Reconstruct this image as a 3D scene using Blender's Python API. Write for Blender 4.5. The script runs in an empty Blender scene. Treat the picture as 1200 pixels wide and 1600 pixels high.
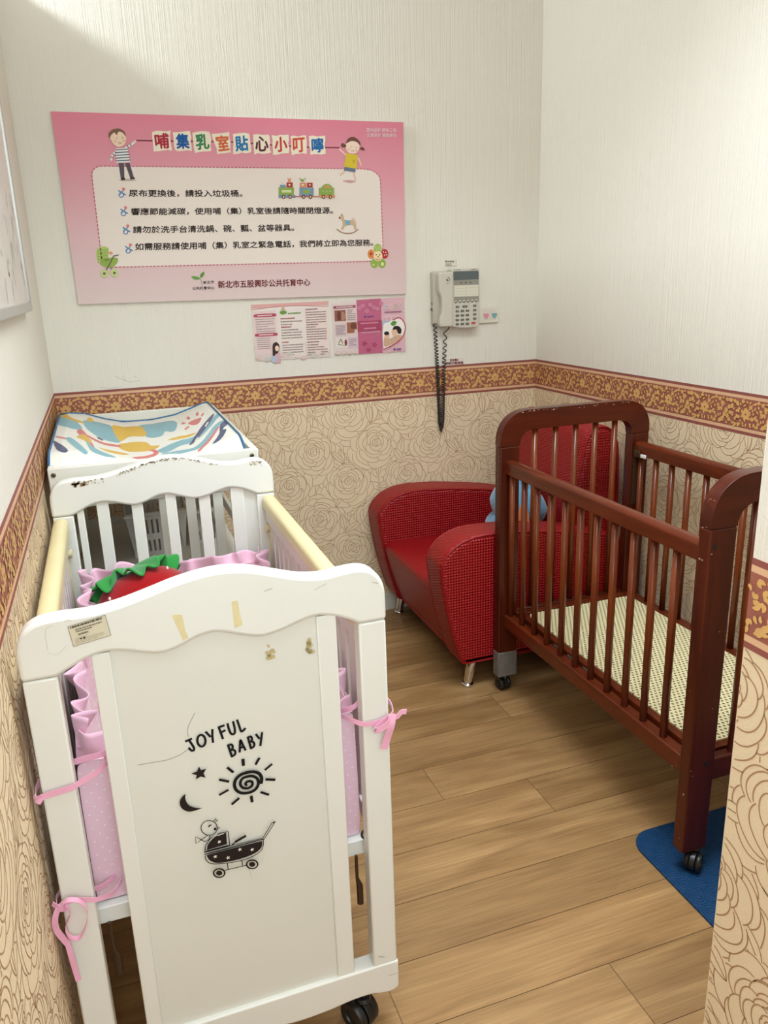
import bpy, bmesh, math, random
import numpy as np
from mathutils import Vector, Matrix

# ------------------------------------------------------------------ camera, light, exposure
S = bpy.context.scene
COL = S.collection
CAM = np.array((0.17957, -2.93039, 1.34021))
RC = np.array(((0.94274893, -0.33196122, -0.03203444),      # right
               (-0.12291484, -0.25655711, -0.95868159),     # down
               (0.31002644, 0.90773355, -0.2826719)))       # forward
FPX = 1231.323
cd = bpy.data.cameras.new('camera')
cd.sensor_fit = 'VERTICAL'; cd.sensor_height = 32.0; cd.lens = FPX / 1600 * 32.0
cd.clip_start = 0.02
cam = bpy.data.objects.new('camera', cd); COL.objects.link(cam)
Mx = Matrix.Identity(4)
for i in range(3):
    Mx[i][0] = RC[0][i]; Mx[i][1] = -RC[1][i]; Mx[i][2] = -RC[2][i]; Mx[i][3] = CAM[i]
cam.matrix_world = Mx
S.camera = cam

S.view_settings.view_transform = 'Standard'
S.view_settings.look = 'None'
S.view_settings.exposure = 0.05
S.view_settings.gamma = 1.0
S.view_settings.use_curve_mapping = False
try:
    S.cycles.use_denoising = True
    S.cycles.max_bounces = 8
except Exception:
    pass

W = bpy.data.worlds.new('world'); S.world = W; W.use_nodes = True
bg = W.node_tree.nodes['Background']
bg.inputs[0].default_value = (0.80, 0.925, 1.0, 1); bg.inputs[1].default_value = 1.0


def area_light(name, loc, target, sx, sy, power, color):
    l = bpy.data.lights.new(name, 'AREA'); l.shape = 'RECTANGLE'; l.size = sx; l.size_y = sy
    l.energy = power; l.color = color
    o = bpy.data.objects.new(name, l); COL.objects.link(o); o.location = loc
    d = Vector(target) - Vector(loc)
    o.rotation_euler = d.to_track_quat('-Z', 'Y').to_euler()
    return o


# daylight through the doorway behind the camera, the ceiling lamp of the alcove, and a lamp of the next room that
# shines over the top of the left partition wall
area_light('doorway_daylight', (0.45, -3.9, 1.45), (0.9, -0.6, 0.6), 0.8, 1.9, 9, (0.79, 0.92, 1.0))
area_light('ceiling_lamp', (0.95, -1.75, 2.66), (0.95, -1.72, 0.0), 1.0, 0.5, 27, (0.80, 0.92, 1.0)).data.spread = math.radians(125)
area_light('partition_top_fill', (0.20, -2.40, 2.66), (0.34, -2.42, 0.0), 0.35, 0.35, 7, (0.80, 0.92, 1.0))  # added fill overhead to brighten the partition; no lamp known there
area_light('partition_side_fill', (0.012, -3.35, 1.55), (0.9, -2.75, 1.2), 0.5, 1.0, 15, (0.79, 0.92, 1.0))  # added fill before the solid left wall, lifts the partition face; no window
area_light('neighbour_lamp', (-0.75, -0.42, 2.66), (0.6, -0.2, 1.95), 0.16, 0.16, 24, (0.82, 0.93, 1.0))


# ------------------------------------------------------------------ helpers
def at(px, py, axis, val):
    """the point of the real plane (axis = val) that the photograph shows at this pixel"""
    d = RC.T @ np.array(((px - 600) / FPX, (py - 800) / FPX, 1.0))
    t = (val - CAM[axis]) / d[axis]
    return CAM + d * t


def crop(pts, s, ox, oy):
    return [(ox + a / s, oy + b / s) for a, b in pts]


def lin(c):
    out = []
    for v in c[:3]:
        v = v / 255.0
        out.append(v / 12.92 if v <= 0.04045 else ((v + 0.055) / 1.055) ** 2.4)
    return (*out, 1.0)


MATS = {}


def mat(name, rgb, rough=0.5, metal=0.0, spec=0.5, var=0.0, var_scale=6.0, bump=0.0, bump_scale=60.0,
        stretch=(1, 1, 1), sheen=0.0, coat=0.0):
    if name in MATS:
        return MATS[name]
    m = bpy.data.materials.new(name); m.use_nodes = True
    nt = m.node_tree; N = nt.nodes; L = nt.links
    b = N['Principled BSDF']
    b.inputs['Base Color'].default_value = lin(rgb)
    b.inputs['Roughness'].default_value = rough
    b.inputs['Metallic'].default_value = metal
    b.inputs['Specular IOR Level'].default_value = spec
    if sheen: b.inputs['Sheen Weight'].default_value = sheen
    if coat: b.inputs['Coat Weight'].default_value = coat
    tc = N.new('ShaderNodeTexCoord'); mp = N.new('ShaderNodeMapping')
    mp.inputs['Scale'].default_value = stretch
    L.new(tc.outputs['Object'], mp.inputs[0])
    if var:
        n = N.new('ShaderNodeTexNoise'); n.inputs['Scale'].default_value = var_scale; n.inputs['Detail'].default_value = 5
        L.new(mp.outputs[0], n.inputs['Vector'])
        r = N.new('ShaderNodeMapRange')
        r.inputs[1].default_value = 0.3; r.inputs[2].default_value = 0.7
        r.inputs[3].default_value = 1 - var; r.inputs[4].default_value = 1 + var
        L.new(n.outputs[0], r.inputs[0])
        mx = N.new('ShaderNodeVectorMath'); mx.operation = 'SCALE'
        mx.inputs[0].default_value = lin(rgb)[:3]
        L.new(r.outputs[0], mx.inputs['Scale']); L.new(mx.outputs[0], b.inputs['Base Color'])
    if bump:
        n2 = N.new('ShaderNodeTexNoise'); n2.inputs['Scale'].default_value = bump_scale; n2.inputs['Detail'].default_value = 3
        L.new(mp.outputs[0], n2.inputs['Vector'])
        bp = N.new('ShaderNodeBump'); bp.inputs['Strength'].default_value = bump; bp.inputs['Distance'].default_value = 0.002
        L.new(n2.outputs[0], bp.inputs['Height']); L.new(bp.outputs[0], b.inputs['Normal'])
    MATS[name] = m
    return m


def ink(rgb):
    return mat('print_%02x%02x%02x' % tuple(int(v) for v in rgb), rgb, 0.6, spec=0.2)


class MB:
    def __init__(self):
        self.v = []; self.f = []; self.m = []

    def add(self, vs, fs, m=0):
        o = len(self.v)
        self.v += [tuple(float(c) for c in p) for p in vs]
        self.f += [tuple(i + o for i in f) for f in fs]
        self.m += [m] * len(fs)
        return self

    def box(self, x0, x1, y0, y1, z0, z1, m=0):
        x0, x1 = min(x0, x1), max(x0, x1); y0, y1 = min(y0, y1), max(y0, y1); z0, z1 = min(z0, z1), max(z0, z1)
        vs = [(x, y, z) for z in (z0, z1) for y in (y0, y1) for x in (x0, x1)]
        return self.add(vs, [(0, 2, 3, 1), (4, 5, 7, 6), (0, 1, 5, 4), (2, 6, 7, 3), (0, 4, 6, 2), (1, 3, 7, 5)], m)

    def prism(self, poly, axis, a, b, m=0):
        """poly of 2-D points extruded along axis from a to b; axis y: (x,z), x: (y,z), z: (x,y)"""
        def P(p, t):
            return {'y': (p[0], t, p[1]), 'x': (t, p[0], p[1]), 'z': (p[0], p[1], t)}[axis]
        n = len(poly)
        vs = [P(p, a) for p in poly] + [P(p, b) for p in poly]
        ar = sum(poly[i][0] * poly[(i + 1) % n][1] - poly[(i + 1) % n][0] * poly[i][1] for i in range(n))
        flip = (ar > 0) != (axis == 'y')
        flip = flip if b > a else not flip
        fs = [tuple(range(n)), tuple(range(2 * n - 1, n - 1, -1))]
        fs += [(i, i + n, (i + 1) % n + n, (i + 1) % n) for i in range(n)]
        if flip: fs = [tuple(reversed(f)) for f in fs]
        return self.add(vs, fs, m)

    def tube(self, path, r, n=10, closed=False, m=0, cap=True):
        P = [Vector(p) for p in path]; k = len(P)
        R = r if hasattr(r, '__len__') else [r] * k
        up = None; rings = []
        for i in range(k):
            t = (P[(i + 1) % k] - P[i - 1]) if closed else (P[min(i + 1, k - 1)] - P[max(i - 1, 0)])
            t = t.normalized()
            if up is None:
                up = Vector((0, 0, 1)) if abs(t.z) < 0.9 else Vector((1, 0, 0))
            up = (up - t * up.dot(t)).normalized()
            s = t.cross(up)
            rings.append([P[i] + (up * math.cos(2 * math.pi * j / n) + s * math.sin(2 * math.pi * j / n)) * R[i] for j in range(n)])
        vs = [p for ring in rings for p in ring]
        fs = []
        for i in range(k if closed else k - 1):
            a = i * n; b2 = ((i + 1) % k) * n
            fs += [(a + j, b2 + j, b2 + (j + 1) % n, a + (j + 1) % n) for j in range(n)]
        if cap and not closed:
            fs += [tuple(range(n)), tuple(range((k - 1) * n + n - 1, (k - 1) * n - 1, -1))]
        return self.add(vs, fs, m)

    def lathe(self, c, prof, n=24, axis='z', m=0):
        vs = []
        for r, h in prof:
            for j in range(n):
                a = 2 * math.pi * j / n; u, w = r * math.cos(a), r * math.sin(a)
                p = {'z': (u, w, h), 'x': (h, u, w), 'y': (w, h, u)}[axis]
                vs.append((c[0] + p[0], c[1] + p[1], c[2] + p[2]))
        fs = []
        for i in range(len(prof) - 1):
            fs += [(i * n + j, i * n + (j + 1) % n, (i + 1) * n + (j + 1) % n, (i + 1) * n + j) for j in range(n)]
        fs += [tuple(range(n - 1, -1, -1)), tuple(range((len(prof) - 1) * n, len(prof) * n))]
        return self.add(vs, fs, m)

    def ball(self, c, rx, ry, rz, nu=24, nv=14, m=0, fn=None):
        vs = []
        for i in range(nv + 1):
            ph = math.pi * i / nv
            for j in range(nu):
                th = 2 * math.pi * j / nu
                d = Vector((math.sin(ph) * math.cos(th), math.sin(ph) * math.sin(th), math.cos(ph)))
                q = Vector((d.x * rx, d.y * ry, d.z * rz))
                if fn: q = fn(q, d)
                vs.append((c[0] + q.x, c[1] + q.y, c[2] + q.z))
        fs = [(i * nu + j, (i + 1) * nu + j, (i + 1) * nu + (j + 1) % nu, i * nu + (j + 1) % nu) for i in range(nv) for j in range(nu)]
        return self.add(vs, fs, m)

    def grid(self, rows, m=0, closed=False):
        k = len(rows[0]); vs = [p for r in rows for p in r]; fs = []
        for i in range(len(rows) - 1):
            for j in range(k if closed else k - 1):
                fs.append((i * k + j, i * k + (j + 1) % k, (i + 1) * k + (j + 1) % k, (i + 1) * k + j))
        return self.add(vs, fs, m)

    def rbox(self, x0, x1, y0, y1, z0, z1, r, seg=3, m=0):
        bm = bmesh.new()
        t = MB().box(x0, x1, y0, y1, z0, z1)
        vv = [bm.verts.new(p) for p in t.v]
        for f in t.f: bm.faces.new([vv[i] for i in f])
        bmesh.ops.bevel(bm, geom=bm.edges[:], offset=r, segments=seg, profile=0.5, affect='EDGES', clamp_overlap=True)
        bm.verts.index_update()
        self.add([v.co[:] for v in bm.verts], [tuple(v.index for v in f.verts) for f in bm.faces], m)
        bm.free()
        return self


def thing(name, label, cat, loc=(0, 0, 0), group=None):
    o = bpy.data.objects.new(name, None); COL.objects.link(o)
    o.empty_display_size = 0.05; o.location = loc
    return tag(o, label, cat, group)


def tag(o, label, cat, group=None):
    o['label'] = label; o['category'] = cat
    if group: o['group'] = group
    return o


def wloc(o):
    v = Vector((0, 0, 0))
    while o is not None:
        v += o.location; o = o.parent
    return v


def obj(name, mb, mats, parent=None, bevel=0.0, seg=2, smooth=40, subsurf=0, solid=0.0, label=None, origin=None, fix=True):
    """link a mesh given in world coordinates as one object (its origin at its parent's origin, or `origin`)"""
    o0 = Vector(origin) if origin else (wloc(parent) if parent else Vector((0, 0, 0)))
    me = bpy.data.meshes.new(name)
    me.from_pydata([(x - o0.x, y - o0.y, z - o0.z) for x, y, z in mb.v], [], mb.f)
    if not isinstance(mats, (list, tuple)): mats = [mats]
    for m in mats: me.materials.append(m)
    me.polygons.foreach_set('material_index', mb.m)
    if fix:
        bm = bmesh.new(); bm.from_mesh(me); bmesh.ops.recalc_face_normals(bm, faces=bm.faces[:]); bm.to_mesh(me); bm.free()
    if smooth:
        me.polygons.foreach_set('use_smooth', [True] * len(me.polygons))
        me.set_sharp_from_angle(angle=math.radians(smooth))
    me.update()
    o = bpy.data.objects.new(name, me); COL.objects.link(o)
    if parent:
        o.parent = parent; o.location = o0 - wloc(parent)
    else:
        o.location = o0
    if solid:
        md = o.modifiers.new('thickness', 'SOLIDIFY'); md.thickness = solid; md.offset = 0
    if bevel:
        md = o.modifiers.new('edge', 'BEVEL'); md.width = bevel; md.segments = seg; md.limit_method = 'ANGLE'; md.angle_limit = math.radians(50)
        md.harden_normals = False
    if subsurf:
        md = o.modifiers.new('smooth', 'SUBSURF'); md.levels = subsurf; md.render_levels = subsurf
    if label: o['label'] = label
    return o


def struct(o):
    o['kind'] = 'structure'
    return o


def ribbon_strip(mb, path, width, nrm, m=0, th=0.0009):
    """a flat band along a path; nrm = direction the band's width points to (function of u, or a vector)"""
    P = [Vector(p) for p in path]; k = len(P); R4 = [[], [], [], []]
    for i in range(k):
        t = (P[min(i + 1, k - 1)] - P[max(i - 1, 0)]).normalized()
        w = Vector(nrm(i / (k - 1)) if callable(nrm) else nrm)
        w = (w - t * w.dot(t)).normalized() * width / 2; n = t.cross(w).normalized() * th / 2
        for r, v in zip(R4, (P[i] - w - n, P[i] + w - n, P[i] + w + n, P[i] - w + n)): r.append(v)
    rows = [[R4[q][i] for q in range(4)] for i in range(k)]
    mb.grid(rows, m, closed=True)
    mb.add(rows[0], [(0, 1, 2, 3)], m); mb.add(rows[-1], [(3, 2, 1, 0)], m)
    return mb


def smooth_path(pts, n=8, closed=False):
    """Catmull-Rom through points of any dimension"""
    P = [np.array(p, float) for p in pts]; k = len(P); out = []
    for i in range(k if closed else k - 1):
        if closed:
            p0, p1, p2, p3 = P[i - 1], P[i], P[(i + 1) % k], P[(i + 2) % k]
        else:
            p0, p1, p2, p3 = P[max(i - 1, 0)], P[i], P[i + 1], P[min(i + 2, k - 1)]
        for j in range(n):
            t = j / n
            out.append(0.5 * (2 * p1 + (p2 - p0) * t + (2 * p0 - 5 * p1 + 4 * p2 - p3) * t * t + (3 * p1 - p0 - 3 * p2 + p3) * t ** 3))
    if not closed: out.append(P[-1])
    return [tuple(p) for p in out]


class Art(MB):
    """flat printed shapes on a plane; fn(a, b, h) gives the point at height h above the plane"""
    def __init__(self, fn, h0=0.0004, dh=0.00012):
        super().__init__(); self.fn = fn; self.h = h0; self.dh = dh; self.mats = []

    def mi(self, rgb):
        k = ink(rgb)
        if k not in self.mats: self.mats.append(k)
        return self.mats.index(k)

    def up(self):
        self.h += self.dh

    def poly(self, pts, rgb):
        self.add([self.fn(a, b, self.h) for a, b in pts], [tuple(range(len(pts)))], self.mi(rgb)); self.up()

    def ell(self, a, b, ra, rb, rgb, rot=0, n=24):
        c, s = math.cos(rot), math.sin(rot)
        self.poly([(a + ra * math.cos(t) * c - rb * math.sin(t) * s, b + ra * math.cos(t) * s + rb * math.sin(t) * c)
                   for t in [2 * math.pi * i / n for i in range(n)]], rgb)

    def stroke(self, pts, w, rgb, closed=False, taper=None):
        P = [np.array(p, float) for p in pts]; k = len(P); A = []; B = []
        for i in range(k):
            t = (P[(i + 1) % k] - P[i - 1]) if closed else (P[min(i + 1, k - 1)] - P[max(i - 1, 0)])
            t = t / (np.linalg.norm(t) + 1e-12); nn = np.array((-t[1], t[0]))
            ww = w / 2 * (taper(i / (k - 1)) if taper else 1)
            if not closed and i == 0: P[i] = P[i] - t * ww * 0.6
            if not closed and i == k - 1: P[i] = P[i] + t * ww * 0.6
            A.append(P[i] + nn * ww); B.append(P[i] - nn * ww)
        vs = [self.fn(p[0], p[1], self.h) for p in A] + [self.fn(p[0], p[1], self.h) for p in B]
        fs = [(i, (i + 1) % k, (i + 1) % k + k, i + k) for i in range(k if closed else k - 1)]
        self.add(vs, fs, self.mi(rgb)); self.up()

    def rect(self, a0, b0, a1, b1, rgb):
        self.poly([(a0, b0), (a1, b0), (a1, b1), (a0, b1)], rgb)

    def text(self, s, quad, rgb, bold=0.0):
        """text filling the quad (bottom-left, bottom-right, top-right, top-left) of plane coordinates"""
        c = bpy.data.curves.new('lettering', 'FONT'); c.body = s; c.resolution_u = 3
        o = bpy.data.objects.new('lettering', c); COL.objects.link(o)
        dg = bpy.context.evaluated_depsgraph_get(); dg.update()
        me = bpy.data.meshes.new_from_object(o.evaluated_get(dg))
        v = np.array([p.co[:2] for p in me.vertices]); fs = [tuple(p.vertices) for p in me.polygons]
        bpy.data.objects.remove(o); bpy.data.curves.remove(c); bpy.data.meshes.remove(me)
        lo, hi = v.min(0), v.max(0)
        u = (v - lo) / (hi - lo)
        q = [np.array(p, float) for p in quad]
        out = [q[0] * (1 - a) * (1 - b) + q[1] * a * (1 - b) + q[2] * a * b + q[3] * (1 - a) * b for a, b in u]
        for da, db in (((0, 0),) if not bold else ((-bold, 0), (bold, 0), (0, bold), (0, -bold))):
            self.add([self.fn(p[0] + da, p[1] + db, self.h) for p in out], fs, self.mi(rgb)); self.up()

    def done(self, name, parent, label=None):
        return obj(name, self, self.mats, parent, smooth=0, label=label, fix=False)


def star(a, b, r, rot=0.0, inner=0.42):
    return [(a + (r if i % 2 == 0 else r * inner) * math.cos(rot + math.pi / 2 + i * math.pi / 5),
             b + (r if i % 2 == 0 else r * inner) * math.sin(rot + math.pi / 2 + i * math.pi / 5)) for i in range(10)]


# ------------------------------------------------------------------ materials of the room
def wallpaper_plain():
    m = mat('cream_striated_wallpaper', (232, 225, 213), 0.75, spec=0.25)
    nt = m.node_tree; N = nt.nodes; L = nt.links; b = N['Principled BSDF']
    tc = N.new('ShaderNodeTexCoord'); mp = N.new('ShaderNodeMapping'); mp.inputs['Scale'].default_value = (1, 1, 0.012)
    L.new(tc.outputs['Object'], mp.inputs[0])
    n = N.new('ShaderNodeTexNoise'); n.inputs['Scale'].default_value = 210; n.inputs['Detail'].default_value = 2
    L.new(mp.outputs[0], n.inputs['Vector'])
    n3 = N.new('ShaderNodeTexNoise'); n3.inputs['Scale'].default_value = 24; n3.inputs['Detail'].default_value = 3
    L.new(mp.outputs[0], n3.inputs['Vector'])
    n2 = N.new('ShaderNodeTexNoise'); n2.inputs['Scale'].default_value = 320; n2.inputs['Detail'].default_value = 2
    L.new(tc.outputs['Object'], n2.inputs['Vector'])
    s3 = N.new('ShaderNodeMath'); s3.operation = 'MULTIPLY_ADD'; s3.inputs[1].default_value = 0.7
    L.new(n3.outputs[0], s3.inputs[0]); L.new(n.outputs[0], s3.inputs[2])
    ad = N.new('ShaderNodeMath'); ad.operation = 'MULTIPLY_ADD'; ad.inputs[1].default_value = 0.35
    L.new(n2.outputs[0], ad.inputs[0]); L.new(s3.outputs[0], ad.inputs[2])
    bp = N.new('ShaderNodeBump'); bp.inputs['Strength'].default_value = 0.75; bp.inputs['Distance'].default_value = 0.0023
    L.new(ad.outputs[0], bp.inputs['Height']); L.new(bp.outputs[0], b.inputs['Normal'])
    return m


M_CREAM = wallpaper_plain()
M_ROSE = mat('rose_wallpaper_ground', (233, 210, 176), 0.7, spec=0.25, var=0.02, var_scale=3, bump=0.25, bump_scale=350)
M_ROSELINE = mat('rose_wallpaper_line', (172, 130, 98), 0.65, spec=0.3)
M_BORDER = mat('border_field', (158, 94, 80), 0.55, spec=0.3)
M_BORDERDK = mat('border_dark_stripe', (146, 82, 74), 0.55, spec=0.3)
M_BORDERLT = mat('border_light_stripe', (222, 178, 140), 0.55, spec=0.3)
M_GOLD = mat('border_gold_scroll', (216, 168, 102), 0.45, spec=0.45, var=0.08, var_scale=40)
M_CEIL = mat('white_ceiling_paint', (240, 236, 226), 0.8, spec=0.2)
M_BASE = mat('white_baseboard_paint', (215, 208, 195), 0.5)

ZT, ZB = 1.0026, 0.8843
RW = 1.87            # right wall
PX, PY = 0.892, -2.2247   # free corner of the partition on the right
LTOP = 2.245         # top of the left partition wall
CEIL = 2.72
YB = -4.0


# --- rose line drawing, one periodic piece of wallpaper, made of overlapping petals
def rose_tile():
    rnd = random.Random(5)
    TW, TH = 0.49, 0.56
    cells = []
    for r in range(4):
        for c in range(2):
            cells.append(((c * 0.245 + (r % 2) * 0.1225 + rnd.uniform(-.012, .012)), r * 0.14 + rnd.uniform(-.014, .014)))
    shapes = []   # (priority, centre, kind, params, outline)

    def petal(cx, cy, th0, w, R, ph, amp):
        def rad(t):
            u = t / w
            return R * (1 - 0.36 * abs(u) ** 3.2 + amp * math.sin(3.0 * u + ph))
        pts = []
        for i in range(27):
            t = -w + 2 * w * i / 26
            pts.append((cx + rad(t) * math.cos(th0 + t), cy + rad(t) * math.sin(th0 + t)))
        for s in (0.75, 0.5, 0.25):
            pts.append((cx + rad(w) * s * math.cos(th0 + w), cy + rad(w) * s * math.sin(th0 + w)))
        pts.append((cx, cy))
        for s in (0.25, 0.5, 0.75, 1.0):
            pts.append((cx + rad(w) * s * math.cos(th0 - w), cy + rad(-w) * s * math.sin(th0 - w)))

        def inside(x, y):
            dx, dy = x - cx, y - cy
            t = (np.arctan2(dy, dx) - th0 + math.pi) % (2 * math.pi) - math.pi
            u = t / w
            rr = R * (1 - 0.36 * np.abs(u) ** 3.2 + amp * np.sin(3.0 * u + ph))
            return (np.abs(t) < w) & (np.hypot(dx, dy) < rr * 0.995)
        return pts, inside, (cx, cy), R * 1.1

    def leaf(cx, cy, ang, ln, wd):
        c, s = math.cos(ang), math.sin(ang)
        h = lambda u: wd * math.sin(math.pi * min(max(u, 0), 1)) ** 0.8 * (1 - 0.25 * u)
        pts = []
        for i in range(17):
            u = i / 16; pts.append((cx + c * ln * u - s * h(u), cy + s * ln * u + c * h(u)))
        for i in range(17):
            u = 1 - i / 16; pts.append((cx + c * ln * u + s * h(u), cy + s * ln * u - c * h(u)))

        def inside(x, y):
            dx, dy = x - cx, y - cy
            a = (dx * c + dy * s) / ln; b = -dx * s + dy * c
            hh = wd * np.sin(np.pi * np.clip(a, 0, 1)) ** 0.8 * (1 - 0.25 * a)
            return (a > 0) & (a < 1) & (np.abs(b) < hh * 0.99)
        mid = [(cx + c * ln * u / 8, cy + s * ln * u / 8 + 0.0) for u in range(8)]
        return pts, inside, (cx + c * ln / 2, cy + s * ln / 2), ln * 0.62, mid

    spirals = []
    for (cx, cy) in cells:
        sc = rnd.uniform(0.92, 1.08); ph0 = rnd.uniform(0, 6.28)
        sp = []
        for i in range(34):
            t = i / 33 * 2.6 * math.pi
            r_ = 0.0022 + 0.0092 * i / 33
            sp.append((cx + r_ * sc * math.cos(t + ph0), cy + r_ * sc * math.sin(t + ph0) * 1.15))
        spirals.append((sp, (cx, cy)))
        counts = [3, 3, 4, 5, 5, 6, 7, 8, 9]
        for k, n in enumerate(counts):
            R = (0.0165 + 0.0118 * k + (0.0012 * k * k * 0.3)) * sc
            off = ph0 + k * 1.1
            for j in range(n):
                th = off + 2 * math.pi * (j + rnd.uniform(-.18, .18)) / n
                w = math.pi / n * rnd.uniform(1.25, 1.7)
                low = 1 + 0.10 * (-math.sin(th))
                p = petal(cx, cy - 0.0012 * k, th, w, R * rnd.uniform(0.93, 1.08) * low, rnd.uniform(0, 6), 0.035)
                shapes.append((k + rnd.uniform(-.45, .45), *p, None))
        for j in range(5):
            a = rnd.uniform(0, 6.28); d = 0.078 * sc
            p = leaf(cx + d * math.cos(a), cy + d * math.sin(a), a + rnd.uniform(-.7, .7), rnd.uniform(.06, .085), rnd.uniform(.011, .017))
            shapes.append((5.6 + rnd.uniform(-.6, 1.5), *p))
    shapes.sort(key=lambda s: s[0])
    offs = [(i * TW, j * TH) for i in (-1, 0, 1) for j in (-1, 0, 1)]
    lines = []
    placed = []

    def visible(pts, n_above, own=None):
        P = np.array(pts); ok = np.ones(len(P), bool)
        for q in range(n_above):
            ins, c, R = placed[q]
            for ox, oy in offs:
                near = np.hypot(P[:, 0] - c[0] - ox, P[:, 1] - c[1] - oy) < R
                if near.any():
                    ix = np.where(near & ok)[0]
                    if len(ix):
                        hit = ins(P[ix, 0] - ox, P[ix, 1] - oy)
                        ok[ix[hit]] = False
        return ok
    for sp, c in spirals:
        lines.append((sp, np.ones(len(sp), bool)))
        R = 0.0112

        def ins(x, y, c=c, R=R):
            return np.hypot(x - c[0], (y - c[1]) / 1.15) < R
        placed.append((ins, c, R * 1.3))
    for s in shapes:
        pr, pts, inside, c, R, mid = s
        ok = visible(pts, len(placed)); lines.append((pts, ok))
        if mid is not None:
            lines.append((mid, visible(mid, len(placed))))
        placed.append((inside, c, R))
    return TW, TH, lines


TW_, TH_, ROSE = rose_tile()


def rose_lines(mb, fn, a0, a1, b0, b1, sa, sb, m, w=0.00165):
    """wallpaper lines over the rectangle; fn(a, b, h) maps to the wall"""
    hw = w / 2
    for i in range(int((a0 - sa) // TW_) - 1, int((a1 - sa) // TW_) + 2):
        for j in range(int((b0 - sb) // TH_) - 1, int((b1 - sb) // TH_) + 2):
            ox, oy = sa + i * TW_, sb + j * TH_
            for pts, ok in ROSE:
                n = len(pts); base = None
                P = np.array(pts) + (ox, oy)
                good = ok & (P[:, 0] > a0) & (P[:, 0] < a1) & (P[:, 1] > b0) & (P[:, 1] < b1)
                if not good.any(): continue
                T = np.gradient(P, axis=0); T /= (np.linalg.norm(T, axis=1)[:, None] + 1e-12)
                Nn = np.stack((-T[:, 1], T[:, 0]), 1) * hw
                run = []
                for k in range(n + 1):
                    if k < n and good[k]:
                        run.append(k); continue
                    if len(run) > 1:
                        vs = [fn(*(P[q] + Nn[q]), 0.0004) for q in run] + [fn(*(P[q] - Nn[q]), 0.0004) for q in run]
                        r = len(run)
                        mb.add(vs, [(q, q + 1, q + 1 + r, q + r) for q in range(r - 1)], m)
                    run = []


# --- acanthus border, one repeat
def border_motif():
    polys = []

    def drop(x, z, ang, ln, wd, curl=0.5):
        """curved leaf lobe"""
        A = []; B = []; px, pz, a = x, z, ang; n = 7
        for i in range(n + 1):
            u = i / n; h = 1.25 * wd * (math.sin(math.pi * (0.12 + 0.88 * u)) ** 0.8) * (1 - 0.35 * u)
            A.append((px - math.sin(a) * h, pz + math.cos(a) * h)); B.append((px + math.sin(a) * h, pz - math.cos(a) * h))
            px += math.cos(a) * ln / n; pz += math.sin(a) * ln / n; a += curl / n
        polys.append(A + B[::-1])

    def plume(pts, n, l0, l1, wd, side=1):
        P = smooth_path(pts, 8); k = len(P)
        A = []; B = []
        for i in range(k):
            t = np.array(P[min(i + 1, k - 1)]) - np.array(P[max(i - 1, 0)]); t /= np.linalg.norm(t)
            h = 0.0018 * (1 - 0.6 * i / k)
            A.append((P[i][0] - t[1] * h, P[i][1] + t[0] * h)); B.append((P[i][0] + t[1] * h, P[i][1] - t[0] * h))
        polys.append(A + B[::-1])
        l0 *= 1.45; l1 *= 1.45; n += 1
        for j in range(n):
            i = int((j + 0.6) / n * (k - 1)); u = j / n
            t = np.array(P[min(i + 1, k - 1)]) - np.array(P[max(i - 1, 0)]); a = math.atan2(t[1], t[0])
            ln = (l0 + (l1 - l0) * u) * (0.7 + 0.3 * math.sin(j * 2.1))
            drop(P[i][0], P[i][1], a + side * 0.75, ln, wd, side * -0.9)
            drop(P[i][0], P[i][1], a - side * 0.65, ln * 0.75, wd * 0.85, side * 0.8)
    # flower
    for j in range(7):
        a = j * 2 * math.pi / 7
        drop(0.003 * math.cos(a), 0.003 * math.sin(a) - .002, a, 0.0165, 0.0052, 0.25)
    for j in range(6):
        a = j * 2 * math.pi / 6 + .4
        drop(0.012 * math.cos(a), 0.012 * math.sin(a) - .002, a, 0.010, 0.0028, 0.9)
    plume([(.012, .012), (.030, .032), (.055, .034), (.072, .020), (.070, .006), (.060, .004), (.057, .012)], 9, .015, .009, .0034)
    plume([(.018, -.016), (.036, -.008), (.050, -.020), (.045, -.034), (.034, -.030)], 6, .013, .008, .0032, -1)
    plume([(.060, -.036), (.078, -.026), (.088, -.006), (.100, .010), (.116, .016)], 8, .014, .012, .0034)
    plume([(.150, -.030), (.130, -.034), (.108, -.026), (.098, -.012), (.108, -.004), (.118, -.010)], 8, .013, .008, .0032)
    plume([(.086, .034), (.102, .034), (.120, .034), (.136, .026), (.142, .010), (.132, .004)], 8, .012, .009, .0032, -1)
    plume([(.147, -.012), (.136, -.010), (.128, -.018)], 3, .010, .007, .003)
    plume([(.150, .030), (.158, .036)], 2, .010, .008, .003)
    # small filler leaves in the gaps
    rnd = random.Random(21); pts = np.array([p for q in polys for p in q])
    for _ in range(900):
        x, z, a = rnd.uniform(0, .165), rnd.uniform(-.038, .038), rnd.uniform(0, 6.28)
        ln = rnd.uniform(.008, .013)
        e = np.array([(x + math.cos(a) * ln * t, z + math.sin(a) * ln * t) for t in (0, .5, 1)])
        if abs(e[2][1]) > .040: continue
        d = min(np.hypot(((pts[:, 0] - q[0] + .0825) % .165) - .0825, pts[:, 1] - q[1]).min() for q in e)
        if d > .0036:
            drop(x, z, a, ln, .0026, rnd.choice((-1.3, 1.3))); pts = np.vstack((pts, polys[-1]))
    return polys


MOTIF = border_motif()


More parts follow.
